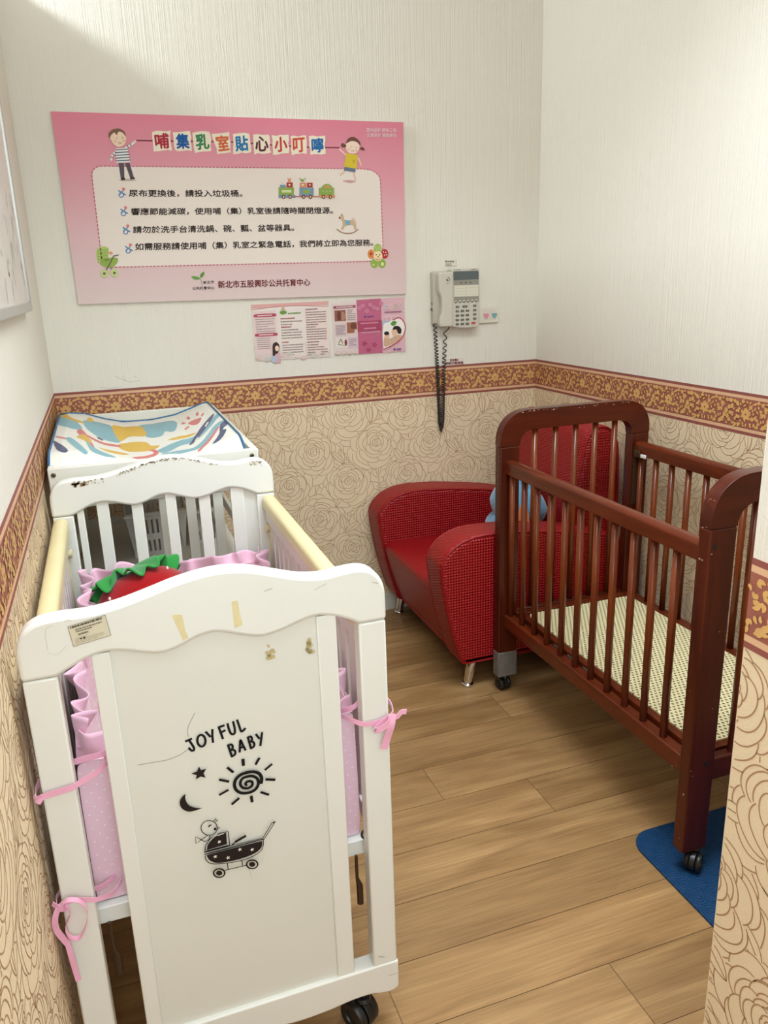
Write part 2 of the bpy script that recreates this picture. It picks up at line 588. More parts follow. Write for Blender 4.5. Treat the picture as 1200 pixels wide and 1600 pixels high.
def border(name, fn, a0, a1, shift, flat, off):
    """the wallpaper border as a band; flat(a0,a1,z0,z1,h,mb,m) adds a slab"""
    mb = MB()
    H = ZT - ZB
    st = [0, .072, .148, .852, .928, 1]
    for i, m in enumerate((1, 2, 0, 2, 1)):
        flat(mb, a0, a1, ZB + H * st[i], ZB + H * st[i + 1], off, m)
    zc = (ZT + ZB) / 2
    i = int((a0 - shift) / .165) - 1
    while shift + i * .165 < a1:
        s = shift + i * .165
        for ip, p in enumerate(MOTIF):
            hp = off + .0003 + .00002 * ip
            q = [(s + x, zc + z * 0.98) for x, z in p]
            if min(x for x, z in q) > a0 and max(x for x, z in q) < a1 and ZB + .016 < min(z for x, z in q) and max(z for x, z in q) < ZT - .016:
                mb.add([fn(x, z, hp) for x, z in q], [tuple(range(len(q)))], 3)
        i += 1
    return struct(obj(name, mb, [M_BORDER, M_BORDERDK, M_BORDERLT, M_GOLD], smooth=0, fix=False))


# ------------------------------------------------------------------ shell
def wall(name, mb, fn, a0, a1, sa, sb, b1=ZB - 0.0005, b0=0.072, w=0.00165):
    rose_lines(mb, fn, a0, a1, b0, b1, sa, sb, 2, w)
    return struct(obj(name, mb, [M_CREAM, M_ROSE, M_ROSELINE], smooth=0, fix=False))


fb = lambda a, b, h: (a, -h, b)                 # back wall
fr = lambda a, b, h: (RW - h, -a, b)            # right wall, a = distance from the back
fl = lambda a, b, h: (h, -a, b)                 # left wall
fp = lambda a, b, h: (PX - h, -a, b)            # partition face

mb = MB().box(-2.0, 2.0, 0.0, 0.12, ZB, CEIL, 0).box(-2.0, 2.0, 0.0, 0.12, -0.02, ZB, 1)
wall('wall_back', mb, fb, 0.0, RW, 0.05, 0.01)
mb = MB().box(RW, RW + .12, -2.4, 0.0, ZB, CEIL, 0).box(RW, RW + .12, -2.4, 0.0, -.02, ZB, 1)
wall('wall_right', mb, fr, 0.0, -PY, 0.11, 0.05)
mb = MB().box(-.10, 0, YB, 0.0, ZB, LTOP, 0).box(-.10, 0, YB, 0.0, -.02, ZB, 1)
wall('wall_left', mb, fl, 0.0, 2.75, 0.03, 0.03)
mb = MB().box(PX, RW + .12, YB, PY, ZB, CEIL, 0).box(PX, RW + .12, YB, PY, -.02, ZB, 1)
wall('wall_front', mb, fp, -PY, 2.9, 0.12, 0.115, w=0.0019)

sb_ = lambda mb, a0, a1, z0, z1, h, m: mb.box(a0, a1, -h, 0, z0, z1, m)
sr_ = lambda mb, a0, a1, z0, z1, h, m: mb.box(RW - h, RW, -a1, -a0, z0, z1, m)
sl_ = lambda mb, a0, a1, z0, z1, h, m: mb.box(0, h, -a1, -a0, z0, z1, m)
sp_ = lambda mb, a0, a1, z0, z1, h, m: mb.box(PX - h, PX, -a1, -a0, z0, z1, m)
border('trim_1', fb, 0.0, RW, 0.03, sb_, 0.0008)
border('trim_2', fr, 0.0, -PY, 0.02, sr_, 0.0008)
border('trim_3', fl, 0.0, 3.2, 0.07, sl_, 0.0008)
border('trim_4', fp, -PY, 3.1, 0.035, sp_, 0.0008)

mb = MB().prism([(-.012, 0), (0, 0), (0, .072), (-.006, .072), (-.012, .066)], 'x', 0.0, RW)
struct(obj('baseboard_back', mb, M_BASE, smooth=0))
mb = MB().prism([(RW - .012, 0), (RW, 0), (RW, .072), (RW - .006, .072), (RW - .012, .066)], 'y', PY, -.012)
struct(obj('baseboard_right', mb, M_BASE, smooth=0))
mb = MB().prism([(.010, 0), (0, 0), (0, .072), (.006, .072), (.010, .066)], 'y', -3.2, -.012)
struct(obj('baseboard_left', mb, M_BASE, smooth=0))
struct(obj('ceiling', MB().box(-2.0, 2.0, YB, .12, CEIL, CEIL + .08), M_CEIL, smooth=0))


# floor of wood-look planks laid along the back wall
def floor():
    m = bpy.data.materials.new('oak_look_vinyl_plank'); m.use_nodes = True
    nt = m.node_tree; N = nt.nodes; L = nt.links; b = N['Principled BSDF']
    b.inputs['Roughness'].default_value = 0.42; b.inputs['Specular IOR Level'].default_value = 0.4
    at_ = N.new('ShaderNodeAttribute'); at_.attribute_name = 'tone'
    tc = N.new('ShaderNodeTexCoord')
    addv = N.new('ShaderNodeVectorMath'); addv.operation = 'ADD'
    sc = N.new('ShaderNodeVectorMath'); sc.operation = 'SCALE'; sc.inputs['Scale'].default_value = 37.0
    L.new(at_.outputs['Color'], sc.inputs[0]); L.new(tc.outputs['Object'], addv.inputs[0]); L.new(sc.outputs[0], addv.inputs[1])
    mp = N.new('ShaderNodeMapping'); mp.inputs['Scale'].default_value = (1.3, 9, 1)
    L.new(addv.outputs[0], mp.inputs[0])
    n1 = N.new('ShaderNodeTexNoise'); n1.inputs['Scale'].default_value = 1.7; n1.inputs['Detail'].default_value = 8; n1.inputs['Distortion'].default_value = 0.9
    L.new(mp.outputs[0], n1.inputs['Vector'])
    mp2 = N.new('ShaderNodeMapping'); mp2.inputs['Scale'].default_value = (4, 150, 1)
    L.new(addv.outputs[0], mp2.inputs[0])
    n2 = N.new('ShaderNodeTexNoise'); n2.inputs['Scale'].default_value = 1.5; n2.inputs['Detail'].default_value = 4
    L.new(mp2.outputs[0], n2.inputs['Vector'])
    cr = N.new('ShaderNodeValToRGB'); e = cr.color_ramp.elements
    e[0].position = .30; e[0].color = lin((134, 98, 60)); e[1].position = .68; e[1].color = lin((171, 133, 88))
    x = cr.color_ramp.elements.new(.5); x.color = lin((154, 117, 75))
    L.new(n1.outputs[0], cr.inputs[0])
    mr = N.new('ShaderNodeMapRange'); mr.inputs[1].default_value = .35; mr.inputs[2].default_value = .65; mr.inputs[3].default_value = .86; mr.inputs[4].default_value = 1.08
    L.new(n2.outputs[0], mr.inputs[0])
    sep = N.new('ShaderNodeSeparateColor'); L.new(at_.outputs['Color'], sep.inputs[0])
    mr2 = N.new('ShaderNodeMapRange'); mr2.inputs[3].default_value = .9; mr2.inputs[4].default_value = 1.06
    L.new(sep.outputs[0], mr2.inputs[0])
    mu = N.new('ShaderNodeMath'); mu.operation = 'MULTIPLY'; L.new(mr.outputs[0], mu.inputs[0]); L.new(mr2.outputs[0], mu.inputs[1])
    vm = N.new('ShaderNodeVectorMath'); vm.operation = 'SCALE'; L.new(cr.outputs[0], vm.inputs[0]); L.new(mu.outputs[0], vm.inputs['Scale'])
    L.new(vm.outputs[0], b.inputs['Base Color'])
    bp = N.new('ShaderNodeBump'); bp.inputs['Strength'].default_value = .15; bp.inputs['Distance'].default_value = .001
    L.new(n2.outputs[0], bp.inputs['Height']); L.new(bp.outputs[0], b.inputs['Normal'])
    gap = mat('plank_seam', (96, 66, 38), 0.7)
    rnd = random.Random(11); mb = MB(); tones = []
    joints = {0: 1.252, 1: 0.62, 2: .89, 3: 1.14, 4: .40, 5: 1.62, 6: .553, 7: .99, 8: 1.30}
    mb.box(-2.0, 2.0, YB, .12, -.03, -.0012, 1); tones += [(0, 0, 0, 1)] * 6
    PW, PL, g = 0.1505, 1.22, 0.0007
    for k in range(-6, 22):
        y1 = -0.815 - PW * k; y0 = y1 - PW
        if y0 > .12 or y1 < YB: continue
        y1 = min(y1, .12)
        j = joints.get(k, rnd.uniform(0, PL))
        x = j - PL * (int((j + 2.0) / PL) + 1)
        while x < 2.0:
            xa, xb = max(x, -2.0), min(x + PL, 2.0)
            if xb - xa > .01:
                mb.add([(xa + g, y0 + g, 0), (xb - g, y0 + g, 0), (xb - g, y1 - g, 0), (xa + g, y1 - g, 0)], [(0, 1, 2, 3)], 0)
                tones.append((rnd.random(), rnd.random(), rnd.random(), 1))
            x += PL
    o = obj('floor', mb, [m, gap], smooth=0, fix=False)
    ca = o.data.color_attributes.new('tone', 'FLOAT_COLOR', 'CORNER')
    i = 0
    for p in o.data.polygons:
        for li in p.loop_indices: ca.data[li].color = tones[p.index]
    struct(o)


floor()


# ------------------------------------------------------------------ white crib in front
M_WHITE = mat('white_crib_paint', (231, 229, 221), 0.33, spec=0.45, var=0.012, var_scale=5, bump=0.04, bump_scale=120)
M_WHITE2 = mat('white_panel_paint', (224, 222, 212), 0.4, spec=0.4, var=0.012, var_scale=4)
M_SEAM = mat('joint_shadow_line', (150, 140, 122), 0.7)
M_YELLOWED = mat('yellowed_clear_plastic', (224, 208, 160), 0.35, spec=0.5, var=0.03, var_scale=8)
M_SLATPINK = mat('off_white_slat_paint', (218, 208, 202), 0.4)
M_CHIP = mat('bare_wood_chip', (164, 140, 104), 0.8, var=0.3, var_scale=90)
M_TAPE = mat('aged_masking_tape', (223, 208, 160), 0.6, var=0.06, var_scale=60)
M_BLACKPL = mat('black_caster_plastic', (24, 24, 25), 0.35, spec=0.5)
M_STEEL = mat('dull_steel', (120, 108, 92), 0.4, metal=0.9)
M_DKSTEEL = mat('dark_bronze_steel', (86, 66, 48), 0.45, metal=0.7)

CX, CYF, CW, CL = 0.0154, -1.8407, 0.535, 0.894
CYB = CYF + CL


def caster(parent, x, y, ztop, r=0.028, turn=0.0, zf=0.0, wd=0.040):
    """twin wheel caster: stem and fork body, two wheels"""
    c, s = math.cos(turn), math.sin(turn)
    ax = Vector((c, s, 0)); fw = Vector((-s, c, 0))
    ctr = Vector((x, y, zf + r)) + fw * 0.012
    b = MB()
    b.lathe((x, y, 0), [(0.006, zf + 2 * r - .006), (0.006, ztop)], 12)
    b.lathe((x, y, 0), [(0.012, zf + 2 * r + .002), (0.014, zf + 2 * r + .006), (0.011, zf + 2 * r + .012)], 16)
    # hood between the wheels
    pts = []
    for i in range(13):
        a = math.radians(-20 + 220 * i / 12)
        pts.append((math.cos(a) * r * 1.06, math.sin(a) * r * 1.06))
    n = len(pts); vs = []
    for t in (-0.006, 0.006):
        for u, h in pts:
            p = ctr + ax * t + fw * u; vs.append((p.x, p.y, p.z + h))
    b.add(vs, [tuple(range(n)), tuple(range(2 * n - 1, n - 1, -1))] + [(i, (i + 1) % n, (i + 1) % n + n, i + n) for i in range(n)])
    o = obj('caster', b, M_BLACKPL, parent, bevel=0.001)
    for sgn in (-1, 1):
        w = MB(); prof = [(r * .35, .007), (r * .9, .0072), (r, .010), (r, wd / 2 - .004), (r * .92, wd / 2), (r * .55, wd / 2 - .001), (r * .5, wd / 2 - .004), (r * .2, wd / 2 - .003)]
        vs = []; m = 28
        for rr, h in prof:
            for j in range(m):
                a = 2 * math.pi * j / m
                p = ctr + ax * (h * sgn) + fw * (rr * math.cos(a)); vs.append((p.x, p.y, p.z + rr * math.sin(a)))
        fs = [(i * m + j, i * m + (j + 1) % m, (i + 1) * m + (j + 1) % m, (i + 1) * m + j) for i in range(len(prof) - 1) for j in range(m)]
        fs += [tuple(range(m)), tuple(range((len(prof) - 1) * m, len(prof) * m))]
        w.add(vs, fs)
        obj('wheel', w, M_BLACKPL, o)
    return o


HEAD_TOP = [(0.0, .823), (0.0, .862), (.004, .882), (.014, .898), (.032, .908), (.060, .911), (.100, .9105), (.140, .916), (.180, .926), (.225, .938), (.275, .945),
            (.320, .941), (.360, .929), (.400, .9165), (.435, .912), (.462, .9145), (.490, .916), (.510, .911), (.525, .898), (.533, .880), (.535, .860), (.535, .823)]
HEAD_BOT = [(.490, .823), (.470, .834), (.445, .844), (.420, .848), (.395, .843), (.365, .834), (.335, .830), (.305, .838), (.280, .847), (.262, .850), (.240, .846),
            (.215, .836), (.190, .831), (.165, .836), (.140, .844), (.115, .8475), (.090, .843), (.066, .832), (.046, .823)]


def head_outline(n=4):
    return smooth_path(HEAD_TOP, n)[:] + smooth_path(HEAD_BOT, n)


crib = thing('white_crib', 'white wooden baby crib with arched end panel, black stroller drawing and casters', 'crib', (CX, CYF, 0))


def end_frame(yf, th, front):
    hl = [(CX + u, z) for u, z in head_outline()]
    o = obj('headrail', MB().prism(hl, 'y', yf, yf + th), M_WHITE, crib, bevel=0.006, seg=3, smooth=50)
    for u0, u1 in ((0.0015, .0475), (.4885, .5335)):
        obj('post', MB().box(CX + u0, CX + u1, yf + .001, yf + th - .001, .145 if front else .06, .8225), M_WHITE, crib, bevel=0.003)
    return o


# front end
hr = end_frame(CYF, .032, True)
obj('end_panel', MB().box(CX + .119, CX + .424, CYF + .008, CYF + .022, .138, .852), M_WHITE2, crib, label='large flat white panel under the arched rail')
for u0, u1 in ((.0945, .1195), (.4215, .4530)):
    obj('stile', MB().box(CX + u0, CX + u1, CYF + .003, CYF + .027, .143, .846), M_WHITE, crib, bevel=0.002)
BR = [(0, .147), (0, .094), (.004, .085), (.016, .0805), (.035, .083), (.055, .088), (.09, .088), (.14, .082), (.20, .081), (.2675, .092), (.335, .081), (.395, .082), (.445, .088), (.48, .088), (.50, .083), (.519, .0805), (.531, .085), (.535, .094), (.535, .147)]
BRs = smooth_path(BR, 4)
obj('bottom_rail', MB().prism([(CX + u, z) for u, z in BRs], 'y', CYF - .001, CYF + .033), M_WHITE, crib, bevel=0.003)

# rear end
end_frame(CYB - .032, .032, False)
obj('bottom_rail', MB().box(CX + .04, CX + .495, CYB - .029, CYB - .003, .10, .16), M_WHITE, crib, bevel=0.003)
for u0, u1 in ((.055, .0715), (.101, .129), (.181, .208), (.262, .288), (.343, .371), (.423, .456)):
    obj('slat', MB().box(CX + u0, CX + u1, CYB - .026, CYB - .010, .15, .852), M_WHITE, crib, bevel=0.002)
obj('stile', MB().box(CX + .456, CX + .490, CYB - .021, CYB - .010, .15, .846), M_WHITE2, crib)
# worn paint along the rear arch
rn = random.Random(3)
cb = MB()
yc = CYB - .0325
top = smooth_path(HEAD_TOP, 8)


def chip(u, z, ru, rz):
    pts = []
    n = rn.randint(6, 9)
    for i in range(n):
        a = 2 * math.pi * i / n; k = rn.uniform(.45, 1.1)
        pts.append((CX + u + ru * k * math.cos(a), yc - .0003, z + rz * k * math.sin(a)))
    cb.add(pts, [tuple(range(n))])


for (a, b, n, dz) in ((.055, .10, 26, .013), (.10, .125, 8, .012), (.155, .21, 24, .006), (.21, .30, 44, .005), (.30, .40, 24, .005), (.475, .51, 20, .010)):
    for i in range(n):
        u = rn.uniform(a, b)
        zt = np.interp(u, [p[0] for p in top[2:-2]], [p[1] for p in top[2:-2]])
        chip(u, zt - .005 - dz * rn.random() ** 1.6, rn.uniform(.0012, .0045), rn.uniform(.0008, .0022))
for i in range(12): chip(rn.uniform(.056, .086), .897 + rn.uniform(-.004, .004), .006, .0035)
obj('worn_speck', cb, M_CHIP, crib, smooth=0, fix=False, label='brown bare wood where the white paint has worn off')

# drop sides
for side, (xa, xb) in (('l', (CX + .0, CX + .034)), ('r', (CX + .500, CX + .535))):
    xm = (xa + xb) / 2
    prof = []
    for i in range(14):
        a = math.pi * i / 13
        prof.append((xm + .0175 * math.cos(a), .806 + .014 * math.sin(a)))
    prof = [(xm + .0175, .788)] + prof + [(xm - .0175, .788)]
    sr = obj('side_rail', MB().prism(prof, 'y', CYF + .034, CYB - .034), M_YELLOWED, crib, smooth=60, label='yellowed plastic-capped top rail')
    obj('side_bar', MB().box(xm - .012, xm + .012, CYF + .040, CYB - .040, .752, .7885), M_SLATPINK, sr, bevel=0.002)
    obj('side_bar', MB().box(xm - .012, xm + .012, CYF + .040, CYB - .040, .398, .430), M_SLATPINK, sr, bevel=0.002)
    n = 15
    for i in range(n):
        y = CYF + .075 + (CL - .15) * i / (n - 1)
        obj('slat', MB().box(xm - .006, xm + .006, y - .0175, y + .0175, .430, .752), M_SLATPINK, sr, bevel=0.0015)
    gx = xm
    obj('guide_rod', MB().tube([(gx, CYB - .046, .15), (gx, CYB - .046, .77)], .008, 10), M_YELLOWED, crib, label='yellowed guide rod of the drop side')
    obj('rail_stopper', MB().tube([(gx - .016, CYB - .046, .735), (gx + .016, CYB - .046, .735)], .010, 12), M_YELLOWED, crib)

# mattress base of white boards
bs = MB()
ys = CYF + .040
nb = 8
for i in range(nb):
    xw = .455 / nb
    x = CX + .040 + xw * i
    bs.box(x + .0006, x + xw - .0006, ys, CYB - .040, .362, .392)
obj('mattress_base', bs, M_WHITE, crib, bevel=.0015)
for u in (.475, .060):
    p = [(CX + u, CYF + .036, .365), (CX + u, CYF + .036, .318), (CX + u + .004, CYF + .036, .300), (CX + u + .004, CYF + .036, .262)]
    obj('base_bracket', MB().tube(p, [.003, .003, .006, .006], 8), M_DKSTEEL, crib, label='dark metal hook holding the mattress base')
obj('safety_hook', MB().tube([(CX + .497 + .010 * math.cos(t), CYF + .036, .405 + .010 * math.sin(t)) for t in np.linspace(0.4, 4.6, 14)], .0022, 8), M_DKSTEEL, crib)
for x, y, t in ((CX + .470, CYF + .016, .5), (CX + .06, CYF + .016, .2), (CX + .470, CYB - .016, 1.1), (CX + .06, CYB - .016, 2.0)):
    caster(crib, x, y, .10 if y < CYF + .1 else .075, r=.030, turn=t, wd=.046)

# pieces stuck on the front end
F = lambda h: (lambda a, b, hh: (a, CYF - h - hh, b))


def fx(pts, s, ox, oy, y):
    out = []
    for q in crop(pts, s, ox, oy):
        p = at(q[0], q[1], 1, y); out.append((p[0], p[2]))
    return out


def smallprint(A, quad, rows, rgb, seed, w=.34, fill=.93, rag=True):
    """lines of small print as broken bars in a quad (bl, br, tr, tl)"""
    r_ = random.Random(seed); q = [np.array(p, float) for p in quad]
    B = lambda a, b: tuple(q[0] * (1 - a) * (1 - b) + q[1] * a * (1 - b) + q[2] * a * b + q[3] * (1 - a) * b)
    for i in range(rows):
        b0 = 1 - (i + .5 + w / 2) / rows; b1 = 1 - (i + .5 - w / 2) / rows
        a = 0.0; end = fill if not rag or r_.random() > .25 else r_.uniform(.4, .9)
        while a < end - .02:
            l = r_.uniform(.02, .09); e = min(a + l, end)
            A.add([A.fn(*B(a, b0), A.h), A.fn(*B(e, b0), A.h), A.fn(*B(e, b1), A.h), A.fn(*B(a, b1), A.h)], [(0, 1, 2, 3)], A.mi(rgb))
            a = e + r_.uniform(.008, .02)
    A.up()


A = Art(F(0))
stq = fx([(690, 480), (1040, 375), (985, 185), (635, 295)], 6, 0, 930, CYF)
A.poly(stq, (214, 205, 180))
for k in range(4): A.stroke([stq[k], stq[(k + 1) % 4]], .0008, (150, 140, 118))
lerp = lambda q, a, b: tuple((np.array(q[0]) * (1 - a) * (1 - b) + np.array(q[1]) * a * (1 - b) + np.array(q[2]) * a * b + np.array(q[3]) * (1 - a) * b))
sub = lambda q, a0, b0, a1, b1: [lerp(q, a0, b0), lerp(q, a1, b0), lerp(q, a1, b1), lerp(q, a0, b1)]
smallprint(A, sub(stq, .05, .86, .98, .97), 1, (90, 82, 66), 1, .8, rag=False)
smallprint(A, sub(stq, .16, .60, .92, .80), 2, (96, 88, 70), 2, .45)
smallprint(A, sub(stq, .2, .42, .6, .58), 1, (120, 112, 92), 3, .5)
smallprint(A, sub(stq, .08, .06, .9, .38), 4, (168, 158, 134), 4, .3)
A.ell(*lerp(stq, .24, .28), .0012, .0012, (60, 55, 45)); A.rect(*lerp(stq, .3, .24), *lerp(stq, .36, .31), (60, 55, 45))
A.done('sticker', crib, 'worn off-white information sticker')
for pts in ([(85, 365), (112, 360), (133, 362), (138, 385), (150, 440), (163, 468), (138, 482)], [(365, 299), (394, 294), (402, 340), (417, 408), (380, 426), (372, 360)]):
    mbt = MB(); q = fx(pts, 3, 240, 840, CYF); mbt.prism(q, 'y', CYF - .0003, CYF)
    obj('tape_strip', mbt, M_TAPE, crib, smooth=0, label='yellowed strip of old tape')
for pts in ([(525, 508), (560, 505), (566, 560), (530, 566)], [(705, 478), (738, 471), (750, 535), (715, 541)]):
    q = fx(pts, 3, 240, 840, CYF + .008); A = Art(F(-.008), .0003)
    for i in range(16):
        a, b = rn.random(), rn.random(); c = lerp(q, a, b)
        A.poly([(c[0] + rn.uniform(.0012, .0045) * math.cos(t), c[1] + rn.uniform(.0012, .005) * math.sin(t)) for t in np.linspace(0, 5.5, 7)], (196, 178, 128) if rn.random() > .3 else (150, 132, 90))
    A.done('tape_residue', crib, 'brownish glue left by torn tape')
# scuffs and hair cracks
A = Art(F(0), .0002)
for pts, w in (([(425, 325), (428, 400), (450, 520)], .0007), ([(425, 325), (450, 300), (500, 285)], .0006), ([(610, 245), (640, 233), (668, 238)], .0011), ([(450, 540), (540, 555), (620, 470)], .0005)):
    A.stroke(smooth_path(fx(pts, 6, 0, 930, CYF), 6), w, (206, 200, 184))
for pts, w in (([(520, 250), (555, 238)], .0016), ([(755, 245), (775, 232), (810, 215)], .001), ([(1025, 208), (1050, 213)], .0018), ([(765, 370), (772, 362)], .0012)):
    A.stroke(fx(pts, 3, 240, 840, CYF), w, (196, 190, 178))
A.stroke(fx([(550, 325), (600, 330)], 6, 500, 1440, CYF), .0016, (178, 172, 164)); A.stroke(fx([(640, 500), (720, 480)], 6, 500, 1440, CYF), .0012, (190, 184, 176))
A.done('scuff_stain', crib, 'faint grey scuffs in the white paint')

# black drawing on the panel
YP = CYF + .008
A = Art(F(-.008), .0003)
K = (22, 20, 20); KB = (38, 28, 27); WH = (232, 228, 216)
T1 = lambda pts: fx(pts, 6, 260, 1100, YP)
T2 = lambda pts: fx(pts, 6, 260, 1230, YP)
sw = .0036
hair = (140, 132, 116)
A.stroke(smooth_path(T1([(265, 85), (235, 145), (205, 210), (197, 260), (207, 305)]), 6), .0007, hair)
A.stroke(smooth_path(T1([(200, 425), (120, 480), (0, 525), (-120, 545), (-265, 572)]), 6), .0007, hair)
A.stroke(smooth_path(T2([(765, 755), (790, 810), (798, 870)]), 5), .0005, (190, 182, 165))
for pts in ([(182, 347), (234, 325)], [(212, 338), (236, 372), (258, 410), (255, 432), (235, 434), (212, 412)],
            [(370, 260), (410, 303)], [(430, 238), (430, 300), (436, 355)],
            [(490, 215), (528, 320)], [(490, 215), (538, 198)], [(507, 264), (547, 245)],
            [(572, 182), (586, 235), (604, 272), (625, 280), (640, 262), (638, 220), (624, 162)],
            [(662, 147), (682, 205), (702, 254), (736, 226)],
            [(577, 382), (612, 485)], [(577, 382), (605, 374), (620, 392), (612, 420), (592, 430)], [(592, 430), (628, 424), (645, 445), (638, 470), (612, 485)],
            [(685, 443), (688, 385), (692, 332), (715, 378), (738, 424)], [(690, 405), (724, 392)],
            [(762, 306), (790, 408)], [(762, 306), (788, 298), (800, 318), (792, 342), (776, 350)], [(776, 350), (806, 345), (822, 368), (815, 392), (790, 408)],
            [(838, 278), (868, 316)], [(894, 262), (886, 320), (878, 380)]):
    p = T1(pts); A.stroke(smooth_path(p, 4) if len(p) > 3 else p, sw, K)
c = T1([(326, 335)])[0]; ring = [(326 + 38 * math.cos(t) - 10 * math.sin(t) * .3, 335 + 54 * math.sin(t) + 8 * math.cos(t)) for t in np.linspace(0, 2 * math.pi, 25)[:-1]]
A.stroke(T1(ring), sw, K, closed=True)
A.poly(T1([(303, 576), (322, 610), (371, 598), (346, 640), (366, 681), (319, 670), (274, 697), (282, 656), (232, 643), (286, 622)]), KB)
for pts, w in (([(715, 512), (719, 562)], .0050), ([(866, 500), (835, 553)], .0040), ([(983, 555), (924, 605)], .0036), ([(932, 696), (1010, 699)], .0044), ([(573, 588), (620, 626)], .0042), ([(498, 698), (578, 714)], .0042), ([(573, 795), (496, 838)], .0036), ([(884, 815), (952, 836)], .0040)):
    A.stroke(T1(pts), w, K)
A.stroke(T2([(674, 92), (613, 144)]), .0040, K); A.stroke(T2([(792, 74), (799, 120)]), .0045, K)
spiral = [(884, 726), (888, 680), (866, 640), (820, 622), (760, 626), (695, 648), (650, 688), (634, 740), (650, 790), (700, 820), (770, 816), (828, 788), (856, 742), (852, 694), (812, 664), (752, 666), (704, 690), (688, 735), (712, 770), (762, 774), (800, 748), (798, 716), (766, 710), (738, 728), (745, 748)]
A.stroke(smooth_path(T1(spiral), 5), .0052, K, taper=lambda u: 1.05 - .25 * u)
A.poly(smooth_path(T2([(178, 45), (140, 82), (122, 130), (140, 180), (190, 210), (245, 209), (335, 180)]), 5) + smooth_path(T2([(335, 180), (270, 176), (212, 156), (182, 115), (173, 80), (178, 45)]), 4)[1:-1], KB)
lw = .0013
A.stroke(T2([(397 + 76 * math.cos(t), 365 + 68 * math.sin(t)) for t in np.linspace(0, 2 * math.pi, 33)[:-1]]), lw, K, closed=True)
for pts in ([(440, 300), (462, 278)], [(455, 306), (477, 291)], [(470, 358), (497, 361), (476, 378)], [(325, 474), (270, 445), (273, 508), (325, 474)], [(325, 474), (385, 430)], [(320, 474), (355, 489), (398, 470), (405, 432)]):
    A.stroke(T2(pts), lw, K)
A.stroke(smooth_path(T2([(393, 352), (402, 338), (416, 336)]), 4), .0022, K)
A.ell(*T2([(452, 372)])[0], .0020, .0026, K)
hood = smooth_path(T2([(375, 568), (385, 520), (430, 462), (490, 427), (556, 406)]), 4) + T2([(562, 512)])
A.poly(hood, KB)
A.stroke(smooth_path(T2([(356, 582), (366, 520), (420, 450), (498, 411), (575, 395)]), 4) + T2([(588, 520)]), lw, K)
A.stroke(T2([(362, 560), (372, 574), (575, 522)]), lw * .8, K)
A.stroke(smooth_path(T2([(400, 485), (440, 440), (470, 420)]), 4), lw, WH); A.stroke(T2([(480, 430), (530, 412)]), lw, WH)
A.stroke(T2([(352, 584), (590, 522)]), lw, K)
A.stroke(T2([(355, 606), (900, 463)]), .0018, K); A.stroke(T2([(352, 588), (620, 518), (895, 455)]), lw * .8, K)
A.poly(smooth_path(T2([(370, 612), (630, 545), (890, 480)]), 1) + smooth_path(T2([(890, 480), (888, 530), (845, 580), (740, 630), (600, 668), (470, 684), (402, 660), (370, 612)]), 4)[1:-1], KB)
A.stroke(smooth_path(T2([(358, 618), (368, 658), (408, 688), (480, 693), (620, 677), (760, 642), (870, 580), (900, 520), (899, 466)]), 5), lw, K)
for q, r in (((453, 625), 22), ((572, 635), 22), ((682, 558), 22), ((797, 558), 22), ((490, 485), 22)):
    p = T2([q, (q[0] + r, q[1])]); A.poly(star(*p[0], (p[1][0] - p[0][0]) * 1.0, .2), WH)
A.stroke(T2([(890, 460), (935, 385), (982, 308), (1013, 294)]), lw, K); A.stroke(T2([(905, 463), (955, 385), (1008, 300)]), lw, K)
A.poly(T2([(982, 308), (1015, 293), (1000, 310)]), K)
A.stroke(T2([(645, 480), (732, 430)]), .0045, KB); A.stroke(T2([(608, 512), (640, 484)]), .0022, KB)
for a, b in (((566, 685), (571, 740)), ((700, 655), (705, 702)), ((545, 746), (742, 700))): A.stroke(T2([a, b]), lw * 1.1, K)
for q in ((488, 772), (795, 690)):
    A.stroke(T2([(q[0] + 52 * math.cos(t), q[1] + 40 * math.sin(t)) for t in np.linspace(0, 2 * math.pi, 25)[:-1]]), .0024, K, closed=True)
    A.poly(T2([(q[0] + 29 * math.cos(t), q[1] + 23 * math.sin(t)) for t in np.linspace(0, 2 * math.pi, 25)[:-1]]), KB)
A.done('drawing_print', crib, 'black JOYFUL BABY print with star, moon, sun and bird on a stroller')

# ------------------------------------------------------------------ pink bumper inside the white crib


